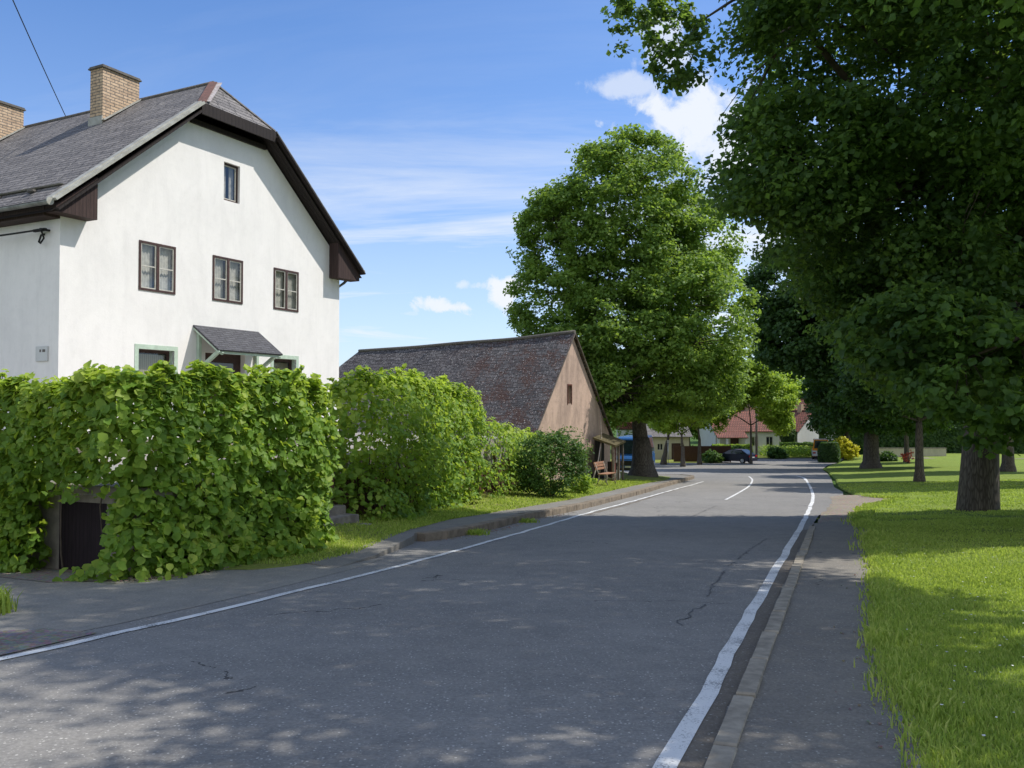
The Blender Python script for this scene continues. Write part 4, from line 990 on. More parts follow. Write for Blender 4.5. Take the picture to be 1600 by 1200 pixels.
yE = LB + 4.2
rf.add([(0, LB, rz_b(LB)), (wL - .42, yE, bz(wL - .42) - .15), (wR + .38, yE, bz(wR + .38) - .15)], [(0, 2, 1)])
broof = rf.build('roof', MT['barnslate'], barn, recalc=False)
m = MB()
for sgn, ex in ((-1, wL - .42), (1, wR + .38)):
    m.bar((0, -.15, rz_b(0) - .05), (ex, -.15, bz(ex) - .05), .03, .06, (0, 1, 0))
m.build('barge_board', MT['pole'], broof)
m = MB(); m.tube([(0, -.14 + (LB + .14) * i / 20, rz_b(max(0, -.14 + (LB + .14) * i / 20)) + .02) for i in range(21)], .085, 8); m.build('ridge_cap', MT['capst'], broof, recalc=False)
m = MB(); m.bx(wR + .02, wR + .36, -.1, LB, bz(wR) - .55, bz(wR) - .15); m.build('eaves_board', MT['soffit'], broof)
# ================================================================== LEAN-TO, BENCH, POLES
sd = gp(955, 744, .3); sd = Vector((4.45, 43.5, Z(44.3) + .34))
shed = empty('lean_to', sd, BTH); tag(shed, 'small open lean-to of red-brown boards with a mossy roof against the barn gable', 'lean-to')
m = MB(); slab(m, [(-1.05, .1, 2.18), (1.15, .1, 2.35), (1.2, -1.15, 1.98), (-1.1, -1.15, 1.80)], .10); m.build('roof', MT['mossroof'], shed)
for x, y_ in ((-1.0, -1.0), (1.05, -1.0), (.1, -1.0)):
    m = MB(); m.bx(x - .05, x + .05, y_ - .05, y_ + .05, -.1, 1.80); m.build('post', MT['pole'], shed)
m = MB(); m.bx(-.93, -.15, -.92, -.88, 0, 1.76); m.bx(.45, .8, -.92, -.88, .55, 1.78); m.build('board_panel', MT['redboard'], shed)
m = MB(); m.bx(-.95, 1.0, .02, .06, 0, 2.05); m.build('back_panel', MT['soffit'], shed)
for x0, x1, z0, z1, tl, mt in ((-.10, .10, .9, 1.72, .1, 'paleboard'), (.16, .32, 1.0, 1.76, -.08, 'paleboard'), (.0, .13, .0, .55, .02, 'winwhite'), (.24, .46, .05, .72, -.1, 'paleboard'), (.52, .80, .10, .52, .0, 'paleboard')):
    m = MB(); m.bar(((x0 + x1) / 2 - tl, -.93, z0), ((x0 + x1) / 2 + tl, -.90, z1), x1 - x0, .02, (0, 1, 0)); m.build('loose_board', MT[mt], shed)
m = MB(); m.bx(-.12, .42, -.86, -.45, .12, .95); m.build('crate', MT['soffit'], shed, bevel=.02)
for k, (a, b, r_, lb) in enumerate((((925, 742, 41.8, 940, 684, 43.2), (0, 0), .035, 'pale bent pole leaning on the barn gable left of the lean-to'), ((936, 745, 42.3, 938, 640, 43.6), (0, 0), .03, 'tall thin weathered pole standing upright against the barn gable'))):
    p0 = at(a[0], a[1], a[2]); p1 = at(a[3], a[4], a[5]); p0.z = Z(a[2]) + .2
    m = MB(); mid = p0.lerp(p1, .5) + Vector((.08, 0, 0)); m.tube([p0, mid, p1], [r_, r_ * .9, r_ * .7], 8); o = m.build('leaning_pole', MT['paleboard'] if k == 0 else MT['pole'], recalc=False); tag(o, lb, 'pole')

bp = gp(948, 756, .33); bench = empty('park_bench', (bp.x + .1, bp.y, bp.z), R(62)); tag(bench, 'weathered wooden bench with curved pale iron legs on the verge beside the barn', 'bench')
W_ = 1.15
m = MB()
for k in range(3): m.box((0, -.05 + k * .15, .45), (W_, .12, .03))
m.build('seat', MT['benchwood'], bench, bevel=.006)
m = MB()
for z_, y_ in ((.66, .40), (.79, .44), (.90, .475)): m.box((0, y_, z_), (W_, .03, .10))
m.build('backrest', MT['benchwood'], bench, bevel=.006)
for x in (-.47, .47):
    m = MB()
    m.tube([(x, -.12, 0), (x, -.06, .16), (x, -.12, .32), (x, -.08, .43)], [.03, .022, .022, .025], 8); m.tube([(x, .36, 0), (x, .30, .18), (x, .27, .43), (x, .36, .62), (x, .46, .92)], [.03, .024, .024, .022, .018], 8)
    m.tube([(x, -.10, .425), (x, .28, .425)], .018, 8); m.tube([(x, -.08, .25), (x, .08, .18), (x, .29, .25)], .014, 6)
    m.build('leg', MT['castiron'], bench, recalc=False)

# ================================================================== TREES
GSL = 0
b = gp(993, 746, .34); LB0 = (b.x, b.y, b.z)
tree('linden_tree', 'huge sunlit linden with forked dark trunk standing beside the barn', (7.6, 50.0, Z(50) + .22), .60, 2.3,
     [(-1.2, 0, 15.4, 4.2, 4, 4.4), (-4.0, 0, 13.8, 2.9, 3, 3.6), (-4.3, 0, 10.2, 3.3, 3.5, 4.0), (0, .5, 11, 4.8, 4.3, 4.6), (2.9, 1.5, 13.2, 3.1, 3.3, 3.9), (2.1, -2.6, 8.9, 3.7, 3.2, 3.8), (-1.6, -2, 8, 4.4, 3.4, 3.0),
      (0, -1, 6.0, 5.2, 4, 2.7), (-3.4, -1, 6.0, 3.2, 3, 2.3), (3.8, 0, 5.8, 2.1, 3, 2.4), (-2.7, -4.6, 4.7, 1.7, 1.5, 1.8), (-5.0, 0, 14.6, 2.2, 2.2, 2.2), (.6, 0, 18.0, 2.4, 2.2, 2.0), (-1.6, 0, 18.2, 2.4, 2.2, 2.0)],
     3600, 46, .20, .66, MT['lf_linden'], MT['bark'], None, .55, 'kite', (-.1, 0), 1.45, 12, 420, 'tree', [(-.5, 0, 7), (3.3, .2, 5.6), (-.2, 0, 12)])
T1B = gp(1530, 797, .12)
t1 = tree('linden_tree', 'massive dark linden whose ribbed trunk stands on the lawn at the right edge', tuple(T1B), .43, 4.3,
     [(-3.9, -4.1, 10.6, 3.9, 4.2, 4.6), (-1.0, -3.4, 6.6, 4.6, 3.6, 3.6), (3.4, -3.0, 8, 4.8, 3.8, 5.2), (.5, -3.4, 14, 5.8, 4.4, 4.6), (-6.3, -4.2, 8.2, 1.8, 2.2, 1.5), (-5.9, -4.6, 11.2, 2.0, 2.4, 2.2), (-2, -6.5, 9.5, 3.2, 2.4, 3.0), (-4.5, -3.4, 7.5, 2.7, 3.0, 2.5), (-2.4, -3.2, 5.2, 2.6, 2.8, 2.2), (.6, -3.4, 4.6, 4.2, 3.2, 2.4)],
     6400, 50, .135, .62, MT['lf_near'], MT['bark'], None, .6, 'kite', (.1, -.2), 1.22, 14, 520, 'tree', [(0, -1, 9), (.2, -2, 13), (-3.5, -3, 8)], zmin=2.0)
bo, C_ = crown('bough', t1, [(-9.5, -5.0, 11.0, 1.1, .9, .7), (-9.0, -5.0, 10.3, .8, .8, .6), (-9.6, -5, 11.8, .9, .8, .6)], 90, 34, .125, .27, MT['lf_near'], .5)
b2, C2 = crown('bough', t1, [(-3.2, -7.4, 3.3, 2.0, 1.7, 1.25), (-1.0, -6.8, 3.4, 2.2, 1.9, 1.45), (-4.6, -6.5, 4.2, 1.3, 1.3, .9), (.8, -7.5, 3.0, 1.8, 1.5, 1.3)], 620, 40, .13, .34, MT['lf_near'], .55, 'round')
m = MB()
m.tube([(-4.5, -4.6, 9.0), (-6.8, -4.9, 11.6), (-8.6, -5.0, 11.9), (-9.7, -5.0, 11.5)], [.09, .06, .035, .015], 6); m.tube([(-7.6, -4.95, 11.7), (-8.6, -5.1, 11.0), (-9.1, -5.1, 10.2)], [.04, .02, .01], 5)
for q in ((-7.9, -5.0, 8.6), (-7.5, -4.9, 8.9), (-8.2, -5, 8.9)): m.tube([(-6.9, -4.9, 10.4), ((q[0] - 6.9) / 2, q[1], q[2] + .9), q], [.02, .012, .004], 4, 0, False)
m.build('bare_twig', MT['twig'], t1, recalc=False)
m = MB(); m.tube([(0, -1, 5.2), (-1.4, -4.2, 5.0), (-3.0, -7.0, 4.1), (-4.4, -7.4, 3.6)], [.14, .09, .05, .02], 7); m.tube([(-1.4, -4.2, 5.0), (-.2, -6.6, 4.5), (.6, -8, 3.6)], [.07, .045, .015], 6)
for c in C2[:90]:
    j = min(((-1.4, -4.2, 5.0), (-3.0, -7.0, 4.1), (-.2, -6.6, 4.5), (.6, -7.6, 3.8), (-4.2, -7.3, 3.7)), key=lambda q: (q[0] - c[0]) ** 2 + (q[1] - c[1]) ** 2)
    m.tube([j, ((j[0] + c[0]) / 2, (j[1] + c[1]) / 2, (j[2] + c[2]) / 2 + .1), tuple(c)], [.02, .012, .005], 4, 0, False)
m.build('low_limb', MT['twig'], t1, recalc=False)
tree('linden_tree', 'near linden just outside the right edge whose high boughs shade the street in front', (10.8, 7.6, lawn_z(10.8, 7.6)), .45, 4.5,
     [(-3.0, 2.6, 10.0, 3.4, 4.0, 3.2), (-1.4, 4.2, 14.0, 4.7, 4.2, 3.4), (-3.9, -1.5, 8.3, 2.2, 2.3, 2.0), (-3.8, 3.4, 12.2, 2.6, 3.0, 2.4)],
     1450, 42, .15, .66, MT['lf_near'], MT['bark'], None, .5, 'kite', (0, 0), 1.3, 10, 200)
T3B = gp(1437, 748, .3)
tree('young_tree', 'slender dark-trunked tree on the lawn between the two big lindens', (T3B.x, T3B.y, lawn_z(T3B.x, T3B.y)), .20, 3.2,
     [(0, 0, 6.6, 3.1, 2.8, 3.2), (-1.6, 0, 5.2, 2.2, 2.2, 2.0), (1.6, .3, 5.6, 2.3, 2.2, 2.3), (-.4, 0, 9.2, 2.1, 2, 2.2)], 900, 42, .20, .6, MT['lf_dark'], MT['bark'], None, .5, nlimb=8, twigs=120)
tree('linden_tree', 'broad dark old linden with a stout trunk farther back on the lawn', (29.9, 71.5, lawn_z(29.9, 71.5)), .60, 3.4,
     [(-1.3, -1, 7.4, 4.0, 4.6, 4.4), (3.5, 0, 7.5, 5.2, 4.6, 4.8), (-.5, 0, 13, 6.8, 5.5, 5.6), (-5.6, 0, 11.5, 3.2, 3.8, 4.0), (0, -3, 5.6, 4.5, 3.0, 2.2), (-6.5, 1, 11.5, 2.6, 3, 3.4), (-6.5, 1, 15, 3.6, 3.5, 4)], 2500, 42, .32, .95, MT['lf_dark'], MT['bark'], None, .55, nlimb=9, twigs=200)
GB = 'trees in the dark row behind the lawn'
tree('row_tree', 'dark tree directly behind the clipped round hedge at the end of the street', (39.4, 101, Z(101) + .1), .4, 3.0, [(0, 0, 7.5, 4.4, 4, 4.6), (-1.6, 0, 11.5, 3.6, 3.5, 4.2), (2, 0, 11, 4, 4, 4.8), (-2.6, -1, 5.2, 2.3, 2.2, 2.2)], 1000, 40, .36, .9, MT['lf_dark'], MT['bark'], GB, nlimb=5, twigs=70)
tree('row_tree', 'thin-stemmed dark tree behind the red flowers on the far lawn', (39.5, 86, lawn_z(39.5, 86)), .22, 3.6, [(0, 0, 8, 4.6, 4, 4.6), (1, 0, 13, 3.8, 3.5, 4.2)], 800, 40, .36, .9, MT['lf_dark'], MT['bark'], GB, nlimb=5, twigs=70)
tree('row_tree', 'dark tree filling the gap right of the stout linden trunk', (33.5, 58, lawn_z(33.5, 58)), .34, 3.8, [(0, 0, 8.2, 4.8, 4, 4.2), (-2.6, 0, 12.4, 4.2, 4, 4.4), (3, 0, 12, 4, 4, 4.4)], 1100, 40, .30, .85, MT['lf_dark'], MT['bark'], GB, nlimb=5, twigs=80)
tree('row_tree', 'dark tree behind the massive trunk at the right edge', (27.5, 40, lawn_z(27.5, 40)), .30, 3.9, [(0, 0, 7.6, 4.4, 3.6, 3.6), (-2, 0, 11.6, 4.4, 3.8, 4.2), (3, 0, 11, 4, 4, 4.4)], 1200, 40, .25, .8, MT['lf_dark'], MT['bark'], GB, nlimb=5, twigs=90)
GS = 'small roadside trees beyond the barn'
p = gp(1067, 727, .12); tree('roadside_tree', 'small tree with a forked pale trunk standing before the cream wall', tuple(p), .17, 1.9, [(0, 0, 5.6, 2.6, 2.4, 2.4), (-1.5, 0, 4.4, 1.8, 1.8, 1.4), (1.4, 0, 7, 2.2, 2, 2), (1.8, 0, 4.6, 1.3, 1.2, 1.2)], 480, 34, .26, .6, MT['lf_light'], MT['bark2'], GS, nlimb=4, twigs=50, stems=[(-.6, 0, 3.4), (.6, 0, 3.4)])
p = gp(1093, 724, .12); tree('roadside_tree', 'straight-trunked small tree right of the forked one', tuple(p), .17, 2.6, [(0, 0, 6.2, 2.8, 2.4, 2.6), (1.3, 0, 5.0, 2.2, 2, 1.7), (.4, 0, 9, 2.4, 2.2, 2.2)], 460, 34, .26, .6, MT['lf_light'], MT['bark2'], GS, nlimb=4, twigs=50)
p = gp(1037, 724, .12); tree('roadside_tree', 'leaning brown-trunked small tree nearest the big linden', tuple(p), .22, 2.3, [(0, 0, 5.0, 2.0, 2.4, 1.7), (.4, 0, 7, 2.2, 2, 2)], 300, 34, .26, .6, MT['lf_linden'], MT['bark'], GS, lean=(.4, 0), nlimb=3, twigs=40)
tree('light_tree', 'bright yellow-green tree on a tall straight stem above the parked car', (24.9, 89.5, Z(90) + .1), .11, 4.0, [(-.4, 0, 9.4, 2.6, 2.5, 2.5), (1.9, -1, 7.0, 2.2, 2.4, 2.8), (2.7, -1, 4.8, 1.25, 1.4, 1.8), (-2.2, 0, 6.6, 1.8, 1.8, 1.5), (-4.4, 0, 5.6, 1.5, 1.6, 1.2)], 1000, 34, .26, .6, MT['lf_light'], MT['bark2'], None, nlimb=6, twigs=70)
GF_ = 'trees on the skyline behind the village houses'
for i, (px, Y, h, rx, mt, lb) in enumerate([(1010, 120, 11, 5.5, 'lf_linden', 'far tree on the skyline just right of the linden trunk'), (1075, 128, 10, 5.5, 'lf_linden', 'far tree on the skyline behind the cream wall'), (1140, 150, 13, 6.5, 'lf_linden', 'far tree on the skyline behind the red-roofed cottage'),
     (1212, 150, 13.5, 6, 'lf_light', 'pale green far tree on the skyline between the two red roofs'), (1262, 175, 15, 7, 'lf_linden', 'far tree on the skyline behind the steep red roof'), (1335, 140, 14, 8, 'lf_dark', 'far dark tree seen left of the stout linden trunk'),
     (1400, 125, 14, 8, 'lf_dark', 'far dark tree seen right of the stout linden trunk'), (1480, 130, 14, 8, 'lf_dark', 'far dark tree behind the pale garden wall'), (1570, 120, 14, 8, 'lf_dark', 'far dark tree beyond the lawn at the right edge'), (540, 75, 6.3, 2.4, 'lf_linden', 'small far tree peeping between the white house and the barn roof')]):
    p = at(px, 640, Y); zb0 = Z(Y)
    tree('far_tree', lb, (p.x, Y, zb0), .28, h * .25, [(0, 0, h * .58, rx, rx * .8, h * .40), (-rx * .4, 0, h * .42, rx * .6, rx * .6, h * .25), (rx * .45, 0, h * .5, rx * .6, rx * .6, h * .28)], 420, 34, .42, 1.15, MT[mt], MT['bark'], GF_, nlimb=2, twigs=20)

shed.scale = (.54, 1, 1)
# ================================================================== HOUSES AND PLANTING AT THE END OF THE STREET
def gable_house(name, label, loc_, rz, w, dpt, hw, hr, wallm, roofm, wins=(), doors=(), porch=None, skylights=(), ov=.35):
    """ridge runs along local x; the long wall at y=0 faces the street"""
    root = empty(name, loc_, rz); tag(root, label, 'house')
    bm = holed_wall('wall', [(0, 0), (w, 0), (w, hw), (0, hw)], [(a, b, c, d) for a, b, c, d in wins] + [(a, b, .02, d) for a, b, d in doors], None, None); mb = MB()
    for f in bm.faces: mb.add([v.co.copy() for v in f.verts], [tuple(range(len(f.verts)))])
    bm.free()
    mb.add([(0, 0, 0), (0, dpt, 0), (0, dpt, hw), (0, dpt / 2, hr - .1), (0, 0, hw)], [(0, 1, 2, 3, 4)]); mb.add([(w, 0, 0), (w, dpt, 0), (w, dpt, hw), (w, dpt / 2, hr - .1), (w, 0, hw)], [(4, 3, 2, 1, 0)]); mb.add([(0, dpt, 0), (w, dpt, 0), (w, dpt, hw), (0, dpt, hw)], [(0, 1, 2, 3)])
    mb.build('wall', wallm, root, recalc=False)
    sl_ = (hr - hw) / (dpt / 2); ye = -ov; ze = hw - ov * sl_
    r = MB(); slab(r, [(-.3, ye, ze), (w + .3, ye, ze), (w + .3, dpt / 2, hr), (-.3, dpt / 2, hr)], .12); slab(r, [(-.3, dpt + ov, ze), (w + .3, dpt + ov, ze), (w + .3, dpt / 2 + .001, hr + .001), (-.3, dpt / 2 + .001, hr + .001)], .12)
    ro = r.build('roof', roofm, root)
    r = MB(); r.tube([(-.3, dpt / 2, hr + .02), (w + .3, dpt / 2, hr + .02)], .11, 8); r.build('ridge_cap', roofm, ro)
    for a, b, v0, v1 in skylights:
        r = MB(); f = lambda y: hw + y * sl_ + .03
        slab(r, [(a, v0, f(v0)), (b, v0, f(v0)), (b, v1, f(v1)), (a, v1, f(v1))], .05); r.build('skylight', MT['metal'], ro)
    for a, b, c, d in wins:
        r = MB(); r.bx(a, b, .10, .14, c, d); wn = r.build('window', MT['carglass'], root); r = MB(); t = .07
        r.bx(a, a + t, .04, .099, c, d); r.bx(b - t, b, .04, .099, c, d); r.bx(a + t, b - t, .04, .099, c, c + t); r.bx(a + t, b - t, .04, .099, d - t, d); r.bx((a + b) / 2 - .03, (a + b) / 2 + .03, .04, .098, c + t, d - t); r.build('frame', MT['winwhite'], wn)
    for a, b, d in doors:
        r = MB(); r.bx(a, b, .12, .18, .02, d); r.build('door', MT['frame'], root)
    if porch:
        a, b, dd, h0, h1_ = porch; r = MB(); slab(r, [(a, -dd, h0), (b, -dd, h0), (b, -.01, h1_), (a, -.01, h1_)], .12); po = r.build('porch_roof', roofm, root)
        for x in (a + .2, (a * 2 + b) / 3, b - .2):
            r = MB(); r.bx(x - .12, x + .12, -dd + .15, -dd + .39, 0, h0 - .02); r.build('porch_post', MT['farwhite'], po)
    c = MB(); c.bx(w * .62, w * .62 + .6, dpt / 2 - .3, dpt / 2 + .3, hr - .4, hr + .9); ch = c.build('chimney', MT['brick'], ro)
    return root
zf = Z(106)
gable_house('cottage', 'low cottage with a sunlit red tiled roof, skylights and a porch behind the parked car', (25.6, 108, zf), R(4), 8.2, 7.5, 3.3, 5.9, MT['farwhite'], MT['redtile'], [(4.6, 5.5, 1.2, 2.4), (6.5, 7.4, 1.2, 2.4)], [(1.9, 3.0, 2.2)], (-.3, 3.6, 1.8, 2.35, 3.2), [(2.0, 2.5, 1.9, 2.8), (.6, 1.0, 1.9, 2.8)])
gable_house('white_cottage', 'small white cottage half hidden behind the yellow-green tree', (34.0, 116, zf), R(-52), 5.2, 6.5, 3.2, 5.6, MT['farwhite'], MT['redtile'], [(1.5, 2.5, 1.1, 2.1)], [(3.3, 4.2, 2.0)])
gable_house('farmhouse', 'white farmhouse with a steep dark red roof behind the conical thuja', (41.0, 125, zf), R(-28), 9, 8, 3.2, 7.4, MT['farwhite'], MT['redtile'], [(1.2, 2.2, 1.2, 2.4), (5.5, 6.5, 1.2, 2.4)], [(3.4, 4.4, 2.1)])
gable_house('outbuilding', 'cream outbuilding with a dark door behind the small roadside trees', (15.6, 98, Z(98)), R(8), 4.8, 5, 2.9, 4.6, MT['cream'], MT['slate'], [(1.0, 1.7, 1.1, 1.9)], [(2.7, 3.8, 1.9)])
gable_house('far_house', 'pale house glimpsed between the barn and the linden trunk', (14.5, 118, zf), R(-6), 8, 7, 3.4, 6.3, MT['farwhite'], MT['redtile'], [(1.2, 2.2, 1.2, 2.4), (4.4, 5.4, 1.2, 2.4)], [(6.3, 7.2, 2.1)])
draped('far_verge', [(28.6, 101.2), (33, 102.2), (38.2, 103), (40, 116), (27, 116)], .05, MT['verge'])
draped('roadside_grass', [(4, 88.2), (14, 91), (21.5, 92.2), (23.5, 96.5), (22, 100), (6, 99), (-6, 93)], .05, MT['verge'])
gw = empty('garden_wall', (52, 101, Z(101) + .2)); tag(gw, 'low pale garden wall beyond the lawn under the dark trees at the right', 'wall')
m = MB(); m.bx(-9, -1, -.12, .12, -.4, 1.0); m.build('wall', MT['cream'], gw); m = MB(); m.bx(-9.05, -.95, -.17, .17, 1.0, 1.08); m.build('coping', MT['conc'], gw)
draped('far_path', [(44, 96), (70, 90), (110, 86), (110, 89), (70, 93.5), (45, 99)], lambda x, y: lawn_dz(x, y) + .06, MT['dirt'])
def hedgebox(name, label, c, d, rz, mat, n, size, cat='hedge', rnd=False):
    root = empty(name, c, rz); tag(root, label, cat); pos, nr = [], []
    for _ in range(n):
        f = RNG.integers(0, 5); x, y, z = RNG.uniform(-1, 1), RNG.uniform(-1, 1), RNG.uniform(0, 1)
        if rnd:
            a = RNG.uniform(0, 2 * math.pi); rr = 1 if RNG.uniform() < .75 else RNG.uniform(0, 1) ** .5; x, y = rr * math.cos(a), rr * math.sin(a); z = RNG.uniform(0, 1) if rr == 1 else 1; k = 1 - .55 * max(0, z - .6) ** 1.2 / .4 * 0.5; x *= k; y *= k; nn = (x, y, .5 + (z > .95))
        else:
            if f < 2: y = -1; nn = (0, -1, .4)
            elif f == 2: z = 1; nn = (0, 0, 1)
            elif f == 3: x = math.copysign(1, x); nn = (x, 0, .4)
            else: y = 1; nn = (0, 1, .4)
        q = noise.noise((x * d[0] * .8, y * d[1] * .8, z * d[2] * .8)) * .12
        pos.append((x * (d[0] / 2 + q), y * (d[1] / 2 + q), z * d[2] + q)); nr.append(nn)
    leaves('foliage', np.array(pos), np.array(nr, float), size, mat, root, 'kite', .5)
    m = MB()
    if rnd: m.tube([(0, 0, 0), (0, 0, d[2] * .6), (0, 0, d[2] * .9)], [d[0] * .42, d[0] * .42, d[0] * .25], 14)
    else: m.bx(-d[0] / 2 * .9, d[0] / 2 * .9, -d[1] / 2 * .75, d[1] / 2 * .75, 0, d[2] * .9)
    m.build('core', MT['lf_dark'], root); return root
p = gp(1296, 721, .1); hedgebox('clipped_hedge', 'dark clipped rounded hedge at the corner of the lawn before the orange van', (p.x, p.y, Z(p.y) + .05), (2.3, 2.1, 2.1), 0, MT['lf_dark'], 3600, .16, 'hedge', True)
hedgebox('front_hedge', 'light green trimmed hedge in front of the cottage porch', (26.6, 103.5, Z(103)), (4.6, 1.0, 1.55), 0, MT['lf_light'], 3000, .2)
hedgebox('front_hedge', 'dark green trimmed hedge below the conical thuja', (35.6, 110, Z(105)), (5.6, 1.2, 1.55), 0, MT['lf_bush'], 3000, .2)
hedgebox('back_hedge', 'long tall dark hedge closing the view behind the lawn at the right', (62, 108, Z(105)), (44, 2.0, 4.6), R(-10), MT['lf_dark'], 16000, .34)
root = empty('thuja', (35.9, 112, Z(106))); tag(root, 'tall conical dark thuja in front of the steep red roof', 'tree')
pos, nr = [], []
for _ in range(5200):
    z = RNG.uniform(0, 1) ** 1.15; a = RNG.uniform(0, 2 * math.pi); r_ = 1.15 * (math.sin(min(1, (z + .12) * 1.1) * math.pi * .62) if z < .35 else .93 * (1 - (z - .35) / .65) ** .75) * (1 + .12 * noise.noise((a * 2, z * 8, 0)))
    pos.append((r_ * math.cos(a), r_ * math.sin(a), .3 + z * 6.2)); nr.append((math.cos(a), math.sin(a), .5))
leaves('foliage', np.array(pos), np.array(nr), .22, MT['lf_dark'], root, 'kite', .4, None, -.8)
m = MB(); m.tube([(0, 0, -.1), (0, 0, 2), (0, 0, 6)], [.16, .5, .05], 8); m.build('trunk', MT['bark'], root)
# rows of tall leafy vegetables
pos, nr = [], []
for i in range(60):
    for j in range(5):
        x0 = 30.6 + i * .165 + RNG.uniform(-.05, .05); y0 = 103.2 + j * .8; h = RNG.uniform(.9, 1.35)
        for k in range(12): pos.append((x0 + RNG.uniform(-.18, .18), y0 + RNG.uniform(-.2, .2), Z(y0) + .1 + h * (k + 1) / 12)); nr.append((RNG.uniform(-.5, .5), -.4, .8))
tag(leaves('vegetable_rows', np.array(pos), np.array(nr), .24, MT['lf_light'], None, 'kite', .5), kind='stuff')
fb = empty('board_fence', (20.6, 93.5, Z(93))); tag(fb, 'dark brown garden fence left of the cottage behind the parked car', 'fence')
m = MB(); m.bx(-3, 3.2, -.02, .02, .05, 1.75); m.build('board_panel', MT['fencewood'], fb)
for k in range(4): m = MB(); m.bx(-3 + k * 2.05, -2.9 + k * 2.05, .02, .12, 0, 1.85); m.build('fence_post', MT['fencewood'], fb)
p = gp(1322, 718, .15); shrub('yellow_shrub', 'bright yellow leaved shrub beside the clipped round hedge', tuple(p), [(0, 0, 1.1, 1.2, 1, 1.0), (-.4, 0, 1.9, .7, .7, .6), (.7, 0, .7, .7, .6, .6)], 130, 26, .24, .3, MT['lf_yellow'])
p = gp(1418, 723, .3); shrub('flowering_plant', 'red flowering plant on the far lawn beside the slender trunk', tuple(p), [(0, 0, .45, .45, .4, .45), (.2, 0, .95, .26, .26, .35), (-.4, 0, .6, .25, .3, .25)], 40, 12, .12, .16, MT['lf_red'], 'plant')
for i, (px, py, r_, lb) in enumerate([(1112, 716, 1.0, 'low green bush left of the parked navy car'), (1135, 706, 1.1, 'bush behind the bonnet of the parked navy car'), (1192, 706, 1.0, 'pale bush right behind the parked navy car'), (1385, 716, .9, 'dark bush right of the stout linden trunk')]):
    p = gp(px, py + 6, .1); shrub('bush', lb, (p.x, min(p.y, 101), Z(min(p.y, 101))), [(0, 0, r_ * .6, r_, r_ * .8, r_ * .7), (r_ * .5, 0, r_ * .4, r_ * .7, r_ * .6, r_ * .5)], 90, 24, .22, .3, MT['lf_bush'] if i < 3 else MT['lf_dark'], 'bush', 'bushes around the parked car' if i < 3 else None)
up = empty('utility_pole', (24.6, 90, Z(90))); tag(up, 'wooden utility pole rising beside the yellow-green tree with two thin wires', 'utility pole')
m = MB(); m.tube([(3.0, 7, 0), (3.05, 7, 7.4)], [.14, .10], 8); m.build('pole', MT['pole'], up); m = MB(); m.bx(2.4, 3.7, 6.95, 7.1, 6.7, 6.8); m.build('crossarm', MT['pole'], up)
sp = empty('sign_post', tuple(gp(1044, 725, .1))); tag(sp, 'thin pale grey metal post standing before the cream outbuilding', 'post'); m = MB(); m.cyl((0, 0, 0), (0, 0, 2.4), .035, 8); m.build('post', MT['metal'], sp); m = MB(); m.bx(-.12, .12, -.045, -.038, 2.1, 2.38); m.build('plate', MT['metal'], sp)
for k, (a, b) in enumerate((((1120, 645, 92), (1180, 640, 97)), ((1220, 633, 118), (1262, 628, 122)), ((1220, 643, 118), (1262, 640, 122)))):
    wire('overhead_wire', at(*a), at(*b), .05, .03, ['short pale wire under the linden crown left of the tall stem', 'upper thin wire in front of the steep red roof', 'lower thin wire in front of the steep red roof'][k])

